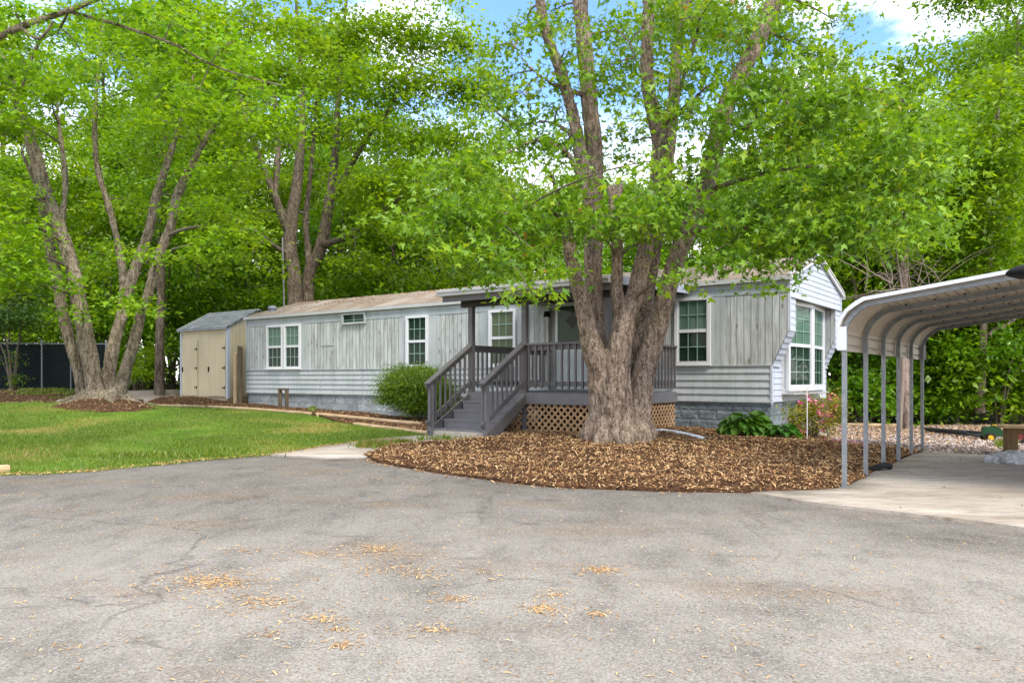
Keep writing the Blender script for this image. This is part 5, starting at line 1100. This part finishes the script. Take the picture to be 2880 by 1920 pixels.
for a, b_, hz in ((-21.9, -20.87, -20.93), (-20.19, -19.12, -19.18)):
    d = MB().box(a, b_, sy0-.035, sy0-.003, sb+.03, 2.78).build('door', TANG, shed)
    for z in (1.05, 1.75, 2.45):
        MB().box(hz-.13, hz+.02, sy0-.045, sy0-.035, z-.018, z+.018).box(hz+.0, hz+.035, sy0-.045, sy0-.034, z-.06, z+.06).build('hinge', BLACK, d)
    MB().box(a+.05, a+.085, sy0-.075, sy0-.036, 1.62, 1.80).build('handle', BLACK, d)

# ------------------------------------------------------------------ carport
cx, cy = 2.70, -5.67
carport = thing('carport', 'open metal carport with galvanised legs and cream ribbed roof on the concrete slab', 'carport', (*H(cx, cy), 0), ROTZ)
CW, CD, NFR = 5.5, 6.05, 6
half = [(0, 1.98), (.03, 2.08), (.09, 2.17), (.17, 2.245), (.27, 2.305), (CW/2, 2.655)]
bowl = half+[(CW-u, v) for u, v in half[::-1][1:]]
for i in range(NFR):
    y = CD*i/(NFR-1)
    mb = MB(); pp = [(0, 1.72)]+bowl+[(CW, 1.72)]
    for a, b_ in zip(pp[:-1], pp[1:]): mb.beam((a[0], y, a[1]), (b_[0], y, b_[1]), .058, .058, (0, 1, 0))
    bow = mb.build('roof_bow', GALV, carport)
    for x in (0, CW):
        g = MB().box(x-.026, x+.026, y-.026, y+.026, .0, 1.80); g.box(x-.05, x+.05, y-.05, y+.05, .03, .045); g.build('leg', GALV, carport)
# ribbed sheet: ribs run from front to back
op = [(-.045, 1.74), (-.045, 2.0), (.0, 2.12), (.06, 2.212), (.15, 2.288), (.255, 2.35), (CW/2, 2.702)]
op = op+[(CW-u, v) for u, v in op[::-1][1:]]
prof = []
for (a, b_) in zip(op[:-1], op[1:]):
    d = Vector((b_[0]-a[0], b_[1]-a[1])); n_ = Vector((-d.y, d.x)).normalized(); k = max(1, round(d.length/.115)) if d.length > .2 else 1
    for j in range(k):
        p0 = Vector(a).lerp(Vector(b_), j/k); prof.append(tuple(p0))
        if k > 1:
            for t, o_ in ((.42, 0), (.5, .020), (.62, .020), (.70, 0)): prof.append(tuple(Vector(a).lerp(Vector(b_), (j+t)/k)+n_*o_))
prof.append(op[-1])
mb = MB(); mb.strip(prof, lambda u, v, k: (u, (-.10, CD+.10)[k], v)); mb.build('roof_sheet', SHEET, carport)
for yy in (-.115, CD+.10):
    mb = MB()
    for a, b_ in zip(op[:-1], op[1:]): mb.beam((a[0], yy, a[1]+.0), (b_[0], yy, b_[1]), .03, .11, (0, 1, 0)) if False else mb.prism([(a[0], a[1]-.012 if a[0] > .1 and a[0] < CW-.1 else a[1]), (b_[0], b_[1]-.012 if b_[0] > .1 and b_[0] < CW-.1 else b_[1]), (b_[0]+(-.03 if b_[0] < CW/2 else .03)*(b_[0] < .3 or b_[0] > CW-.3), b_[1]+.030), (a[0]+(-.03 if a[0] < CW/2 else .03)*(a[0] < .3 or a[0] > CW-.3), a[1]+.030)], lambda u, v, k: (u, yy+.022*k, v))
    mb.box(-.06, .05, yy-.003, yy+.003, 1.74, 2.03); mb.build('edge_trim', SHEETW, carport)
mb = MB()
for i in range(1, NFR):
    y = CD*i/(NFR-1)
    for u in np.arange(.5, CW, .34):
        v = np.interp(u, [a for a, b_ in bowl], [b_ for a, b_ in bowl])
        mb.box(u-.012, u+.012, y-.045, y+.045, v+.028, v+.040)
mb.build('screws', BLACK, carport)

# ------------------------------------------------------------------ fence at the left
D = 29.6; fence = thing('fence', 'chain link fence with dark privacy screen at the left edge behind the lawn', 'fence', (*pt(100, 1097, D).to_2d(), .9), 0)
xa, xb = (-420-CX)/F*D, (298-CX)/F*D; ox = (100-CX)/F*D
mb = MB(); mb.tube([(xa-ox, 0, 1.86), (xb-ox, 0, 1.80)], .024, 8); mb.build('top_rail', GALV, fence)
for px, r in ((-300, .03), (-110, .03), (118, .034), (199, .022), (298, .034)):
    x = (px-CX)/F*D-ox; z = tz(x+ox, D)-.9; mb = MB(); mb.tube([(x, 0, z-.1), (x, 0, 1.9)], r, 8); mb.lathe([(r*1.3, 1.88), (r*1.2, 1.93), (.005, 1.96)], 8, (x, 0, 0)); mb.build('post', GALV, fence)
MB().box(xa-ox, xb-ox, .04, .05, .05, 1.78).build('privacy_screen', SCREEN, fence)
mb = MB(); t = xa-ox-1.8; rail = 1.8
while t < xb-ox+1.8:
    for sg in (1, -1):
        a = [t, 0.0]; b_ = [t+sg*rail*.9, 1.8]
        if a[0] > b_[0]: a, b_ = b_, a
        lo, hi = xa-ox, xb-ox
        if b_[0] > lo and a[0] < hi and a[0] < (118-CX)/F*D-ox+2.6:
            sl = (b_[1]-a[1])/(b_[0]-a[0])
            if a[0] < lo: a = [lo, a[1]+(lo-a[0])*sl]
            if b_[0] > hi: b_ = [hi, b_[1]-(b_[0]-hi)*sl]
            mb.beam((a[0], -.03*sg*.3-.02, a[1]+.05), (b_[0], -.03*sg*.3-.02, b_[1]+.05), .006, .006)
    t += .115
mb.build('wire_mesh', plain('dull_wire', (.055, .065, .062), .6, .3, .3), fence)

# ------------------------------------------------------------------ yard objects
def on_ground(px, py, dz=0): x, y = gp(px, py); return (x, y, tz(x, y)+dz)
def timber(label, a, b_, r=.045):
    A = Vector(on_ground(*a)); B_ = Vector(on_ground(*b_)); o = thing('landscape_timber', label, 'timber', A, math.atan2(B_.y-A.y, B_.x-A.x), 'timbers edging the beds')
    L = (B_-A).to_2d().length; mb = MB(); n = 10; sec = [(-r, .0), (-r*1.25, r*.8), (-r, r*1.6), (r, r*1.6), (r*1.25, r*.8), (r, 0)]
    mb.prism(sec, lambda u, v, k: (k*L, u, v+k*(B_.z-A.z)+.015)); mb.build('timber', TIMBER, o); return o
timber('pale landscape timber edging the mulch in front of the tan shed', (418, 1130), (578, 1147))
timber('pale landscape timber between the shed corner and the wooden hose stand', (586, 1147), (700, 1153))
timber('short timber beside the two old posts at the home corner', (700, 1153), (872, 1167))
timber('long timber edging the mulch bed along the home foundation up to the round shrub', (892, 1168), (1185, 1197))
timber('timber lying in front of the round shrub and ending at the porch steps', (998, 1197), (1206, 1224))
timber('timber beside the gravel left of the shed', (505, 1127), (430, 1131), .04)
timber('butt end of a landscape timber at the left edge beside the driveway', (-160, 1345), (24, 1331), .07)
timber('dark timber along the back edge of the gravel behind the carport legs', (2335, 1200), (2540, 1203), .07)
for px, py, top, w, lab in ((678, 1139, 990, .10, 'pale split old wooden post left of the pair at the home corner'), (686, 1137, 972, .14, 'darker and taller old wooden post at the home corner')):
    x, y = H(-18.15 if w < .12 else -17.98, -.28 if w < .12 else -.22); z = tz(x, y); h = (1.4-(top-HY)*y/F)-z
    o = thing('wooden_post', lab, 'post', (x, y, z), ROTZ, 'old posts at the home corner'); MB().prism([(-w/2, -w/2), (w/2, -w/2), (w/2, w/2), (-w/2, w/2)], lambda u, v, k: (u*(1-.1*k)+.02*k, v*(1-.1*k), (-.1, h)[k]-(.05*(u > 0) if k else 0))).build('post', OLDW if w > .12 else TIMBER, o)
x, y = H(-15.35, -.42); z = tz(x, y); o = thing('hose_stand', 'low wooden stand of two posts and a crossbar in front of the foundation', 'stand', (x, y, z), ROTZ)
for s in (-.17, .17): MB().box(s-.045, s+.045, -.045, .045, -.1, .60).build('post', OLDW, o)
MB().box(-.22, .22, -.05, .05, .60, .66).build('crossbar', OLDW, o)
x, y, z = on_ground(893, 1172); o = thing('stake', 'short pale wooden peg holding the bed edging', 'stake', (x, y, z), .3); MB().prism([(-.03, -.03), (.03, -.03), (.03, .03), (-.03, .03)], lambda u, v, k: (u*(1-.3*k), v*(1-.3*k), (-.05, .13)[k])).build('peg', TIMBER, o)
# antenna mast behind the roof
d = 29.0; x, y = (801-CX)/F*d, d; z = tz(x, y); o = thing('mast', 'thin weathered pole standing behind the left end of the roof', 'pole', (x, y, z))
zt = 1.4-(667-HY)*d/F-z; mb = MB(); mb.tube([(0, 0, -.2), (-.02, 0, zt*.5), (-.09, 0, zt)], [.045, .04, .03], 8); mb.build('pole', plain('weathered_pole', (.20, .195, .175), .8), o)
mb = MB(); mb.tube([(-.06, 0, zt*.72), (-.06, -.05, zt*.72), (-.05, -.05, zt*.5)], .008, 5); mb.build('wire_clip', BLACK, o)
# corrugated drain pipe
ptsx = [(1820, 1226), (1860, 1226), (1900, 1231), (1940, 1240), (1983, 1252)]; pp = smooth_line([on_ground(a, b_, .09) for a, b_ in ptsx], 12)
pp2 = []; rr = []
for i in range(len(pp)-1):
    for k, r in ((0, .052), (.33, .062), (.66, .062)): pp2.append(pp[i].lerp(pp[i+1], k)); rr.append(r)
o0 = Vector(on_ground(1900, 1231)); o = thing('drain_pipe', 'white corrugated drain pipe lying on the mulch right of the maple trunk', 'pipe', o0)
mb = MB(); mb.tube([p_-o0 for p_ in pp2], rr, 14, cap=False); mb.build('pipe', PIPE, o)
mb = MB(); e_ = pp2[-1]-o0; mb.tube([e_, e_+(pp2[-1]-pp2[-4]).normalized()*.07], .066, 14, cap=False); mb.build('collar', PIPE, o)
mb = MB(); mb.tube([e_-Vector((.02, 0, 0)), e_], .045, 12); mb.build('dark_opening', BLACK, o)
# thin white marker rod
x, y, z = on_ground(2270, 1250); o = thing('marker_rod', 'thin white rod standing upright in front of the bay window and azalea', 'rod', (x, y, z)); zt = 1.4-(1098-HY)*y/F-z; mb = MB(); mb.tube([(0, 0, -.1), (0, 0, zt)], .010, 6); mb.build('rod', WHITE, o)
# concrete step and little timber rail at the gable
x, y = H(.2, 2.45); o = thing('concrete_step', 'low concrete block against the gable foundation behind the azalea', 'step', (x, y, tz(x, y)), ROTZ); MB().box(-.15, .2, -.5, .5, -.3, .66).build('block', CONCRETE, o); MB().box(-.16, .22, -.55, .55, .66, .88).build('cap', OLDW, o)  # cap: dark slab standing in for the foundation opening under the siding
x, y = H(-.3, 5.0); o = thing('timber_rail', 'low dark timber rail behind the azalea at the back corner of the home', 'rail', (x, y, tz(x, y)), ROTZ)
for s in (-.6, .15): MB().box(s-.05, s+.05, -.05, .05, -.1, 1.15).build('post', POSTW, o)
MB().box(-.8, .6, -.075, -.052, .80, 1.04).build('board', POSTW, o)
# black hose end at the carport leg
x, y, z = on_ground(2470, 1326, .06); o = thing('drain_hose', 'short piece of black hose on the slab edge by the third carport leg', 'hose', (x, y, z)); mb = MB(); mb.tube(smooth_line([(-.22, -.18, -.01), (-.05, -.1, .02), (.12, .05, .03), (.25, .16, .0)], 4), .045, 10); mb.build('hose', RUBBER, o)
# rock, bench, toy tractor, bundle of poles
x, y, z = on_ground(2868, 1310); o = thing('boulder', 'pale grey and white boulder at the right edge of the slab', 'rock', (x, y+.2, z))
bm = bmesh.new(); bmesh.ops.create_icosphere(bm, subdivisions=4, radius=1)
for v in bm.verts:
    p_ = v.co.copy(); v.co = Vector((p_.x*.36, p_.y*.26, max(p_.z, -.4)*.17+.05))*(1+.35*noise.noise(p_*1.7)+.12*noise.noise(p_*5))
me = bpy.data.meshes.new('stone'); bm.to_mesh(me); bm.free(); link('stone', me, ROCK, o)
d = 13.7; x = (2842-CX)/F*d; y = d; z = tz(x, y); o = thing('bench', 'rustic brown wooden bench standing behind the boulder at the right edge', 'bench', (x, y, z), ROTZ*.4)
for s in (0, 1.3): MB().box(s-.085, s+.085, -.1, .1, -.03, .50).build('leg', POSTW, o)
MB().box(-.16, 1.46, -.2, .2, .50, .545).build('seat', TIMBER, o); MB().box(.085, 1.215, -.03, .03, .38, .495).build('apron', POSTW, o)
x, y, z = on_ground(2790, 1242); o = thing('toy_tractor', 'small green ride-on toy tractor with yellow wheels near the bench', 'toy tractor', (x, y+.15, z), -.25)
def wheel(nm, px_, py_, r, w, hub):
    t_ = MB()
    def ring(prof, n=18):
        b = len(t_.v)
        for q, yy in prof:
            for i in range(n): a = 6.2832*i/n; t_.v.append((px_+q*math.cos(a), py_+yy, r+q*math.sin(a)))
        for k in range(len(prof)-1):
            for i in range(n): j = (i+1) % n; t_.f.append((b+k*n+i, b+k*n+j, b+(k+1)*n+j, b+(k+1)*n+i))
    ring([(r*.55, -w/2), (r*.85, -w/2), (r, -w/4), (r, w/4), (r*.85, w/2), (r*.55, w/2), (r*.55, -w/2)]); wh = t_.build('wheel', RUBBER, o)
    t_ = MB(); ring([(.001, -w*.52), (r*.2, -w*.52), (r*.25, -w*.35), (r*.5, -w*.40), (r*.57, -w*.5), (r*.57, w*.4), (.001, w*.4)]); t_.build('hub', hub, wh)
wheel('wheel', 0, -.17, .105, .09, YELLOW); wheel('wheel', 0, .17, .105, .09, YELLOW); wheel('wheel', .55, -.19, .15, .11, YELLOW); wheel('wheel', .55, .19, .15, .11, YELLOW)
mb = MB(); mb.prism([(-.12, .12), (.7, .12), (.7, .24), (.25, .26), (.2, .34), (-.1, .32)], lambda u, v, k: (u, (-.10, .10)[k], v)); mb.build('body', GREENP, o)
MB().box(.12, .55, -.13, .13, .345, .375).build('seat', YELLOW, o); mb = MB(); mb.tube([(.12, 0, .3), (.02, 0, .42)], .012, 6); mb.tube([(.02+.07*math.cos(a)*.5, .07*math.sin(a), .42+.07*math.cos(a)*.6) for a in np.linspace(0, 6.28, 13)], .009, 6); mb.build('steering_wheel', BLACK, o)
x, y = (2862-CX)/F*16.2, 16.2; o = thing('cart_wheel', 'spare wheel with a red hub standing behind the bench', 'wheel', (x, y, tz(x, y)), 0); wheel('wheel', 0, 0, .19, .09, REDP)
A = Vector(on_ground(2610, 1219, .05)); B_ = Vector(on_ground(2765, 1238, .05)); o = thing('pole_bundle', 'bundle of long dark metal poles lying at the edge of the gravel', 'poles', A)
for i in range(7):
    of = Vector((random.gauss(0, .05), random.gauss(0, .10), .03+.035*(i % 3))); mb = MB(); mb.tube([of, (B_-A)*random.uniform(.85, 1.05)+of*1.4], .024, 8); mb.build('pole', plain('dark_steel', (.05, .055, .065), .5, .4), o)
# lamp at the top right, on a pole beyond the frame
d = 6.2; x = (2905-CX)/F*d; zc = 1.4-(770-HY)*d/F; o = thing('lamp_post', 'black dome lamp poking in at the right edge above the carport roof', 'lamp', (x+.5, d, tz(x+.5, d)), 0)
bm = bmesh.new(); bmesh.ops.create_uvsphere(bm, u_segments=24, v_segments=12, radius=1)
for v in bm.verts: v.co = Vector((v.co.x*.20, v.co.y*.16, v.co.z*(.085 if v.co.z > 0 else .05)*(1+.25*v.co.x)))+Vector((-.5, 0, zc))
for f in bm.faces: f.smooth = True
me = bpy.data.meshes.new('lamp_head'); bm.to_mesh(me); bm.free(); link('lamp_head', me, BLACK, o)
mb = MB(); mb.tube([(0, 0, 0), (0, 0, zc-.25), (-.04, 0, zc), (-.16, 0, zc+.1), (-.38, 0, zc+.06)], .03, 10); mb.build('pole', BLACK, o)

# ------------------------------------------------------------------ sky, sun, camera
SUN = Vector((.42, -.85, .95)).normalized()
w = bpy.data.worlds.new('World'); sc.world = w; w.use_nodes = True; nt = w.node_tree; bg = nt.nodes['Background']
sky = nt.nodes.new('ShaderNodeTexSky'); sky.sky_type = 'NISHITA'; sky.sun_disc = False; sky.sun_elevation = math.asin(SUN.z); sky.sun_rotation = math.atan2(SUN.x, SUN.y); sky.air_density = 1.0; sky.dust_density = .2; sky.ozone_density = 3.0
def wn(t, **k):
    x = nt.nodes.new('ShaderNode'+t)
    for a, b_ in k.items(): setattr(x, a, b_)
    return x
tc = wn('TexCoord'); mp = wn('Mapping'); mp.inputs['Scale'].default_value = (1, 1, 2.2); nt.links.new(tc.outputs['Generated'], mp.inputs[0])
nz_ = wn('TexNoise'); nz_.inputs['Scale'].default_value = 3.1; nz_.inputs['Detail'].default_value = 7; nz_.inputs['Roughness'].default_value = .58; nt.links.new(mp.outputs[0], nz_.inputs['Vector'])
rp = wn('ValToRGB'); rp.color_ramp.elements[0].position = .50; rp.color_ramp.elements[1].position = .66; nt.links.new(nz_.outputs['Fac'], rp.inputs[0])
sp_ = wn('SeparateXYZ'); nt.links.new(tc.outputs['Generated'], sp_.inputs[0])
el = wn('ValToRGB'); e = el.color_ramp.elements; e[0].position = .22; e[0].color = (.95, .95, .95, 1); e[1].position = .34; e[1].color = (0, 0, 0, 1); a = e.new(.52); a.color = (.0, .0, .0, 1); a = e.new(.68); a.color = (.8, .8, .8, 1)
nt.links.new(sp_.outputs[2], el.inputs[0])
mxm = wn('Math', operation='MAXIMUM'); nt.links.new(rp.outputs[0], mxm.inputs[0]); nt.links.new(el.outputs[0], mxm.inputs[1])
tint = wn('Mix', data_type='RGBA', blend_type='MULTIPLY'); tint.inputs[0].default_value = 1; nt.links.new(sky.outputs[0], tint.inputs[6]); tint.inputs[7].default_value = (.95, 1.12, 1.42, 1)
mx2 = wn('Mix', data_type='RGBA'); nt.links.new(mxm.outputs[0], mx2.inputs[0]); nt.links.new(tint.outputs[2], mx2.inputs[6]); mx2.inputs[7].default_value = (8.9, 8.7, 8.3, 1)
nt.links.new(mx2.outputs[2], bg.inputs[0]); bg.inputs[1].default_value = .115
sd = bpy.data.lights.new('sun', 'SUN'); sd.energy = 1.5; sd.angle = math.radians(14); sd.color = (1, .95, .87)
so = bpy.data.objects.new('sun', sd); COL.objects.link(so); so.rotation_euler = (-SUN).to_track_quat('-Z', 'Y').to_euler()
cd = bpy.data.cameras.new('camera'); cam = bpy.data.objects.new('camera', cd); COL.objects.link(cam); cam.location = (0, 0, EYE); cam.rotation_euler = (math.pi/2, 0, 0)
cd.sensor_width = 36; cd.lens = 36*F/2880; cd.shift_y = (HY-960)/2880; cd.clip_end = 2000; sc.camera = cam
sc.view_settings.view_transform = 'Standard'; sc.view_settings.look = 'None'; sc.view_settings.gamma = 1; sc.view_settings.exposure = 1.45
sc.render.engine = 'CYCLES'; c = sc.cycles; c.max_bounces = 7; c.diffuse_bounces = 4; c.glossy_bounces = 3; c.transmission_bounces = 4; c.transparent_max_bounces = 8; c.caustics_reflective = False; c.caustics_refractive = False; c.use_denoising = True
try: c.denoiser = 'OPENIMAGEDENOISE'
except Exception: pass
c.sample_clamp_indirect = 8
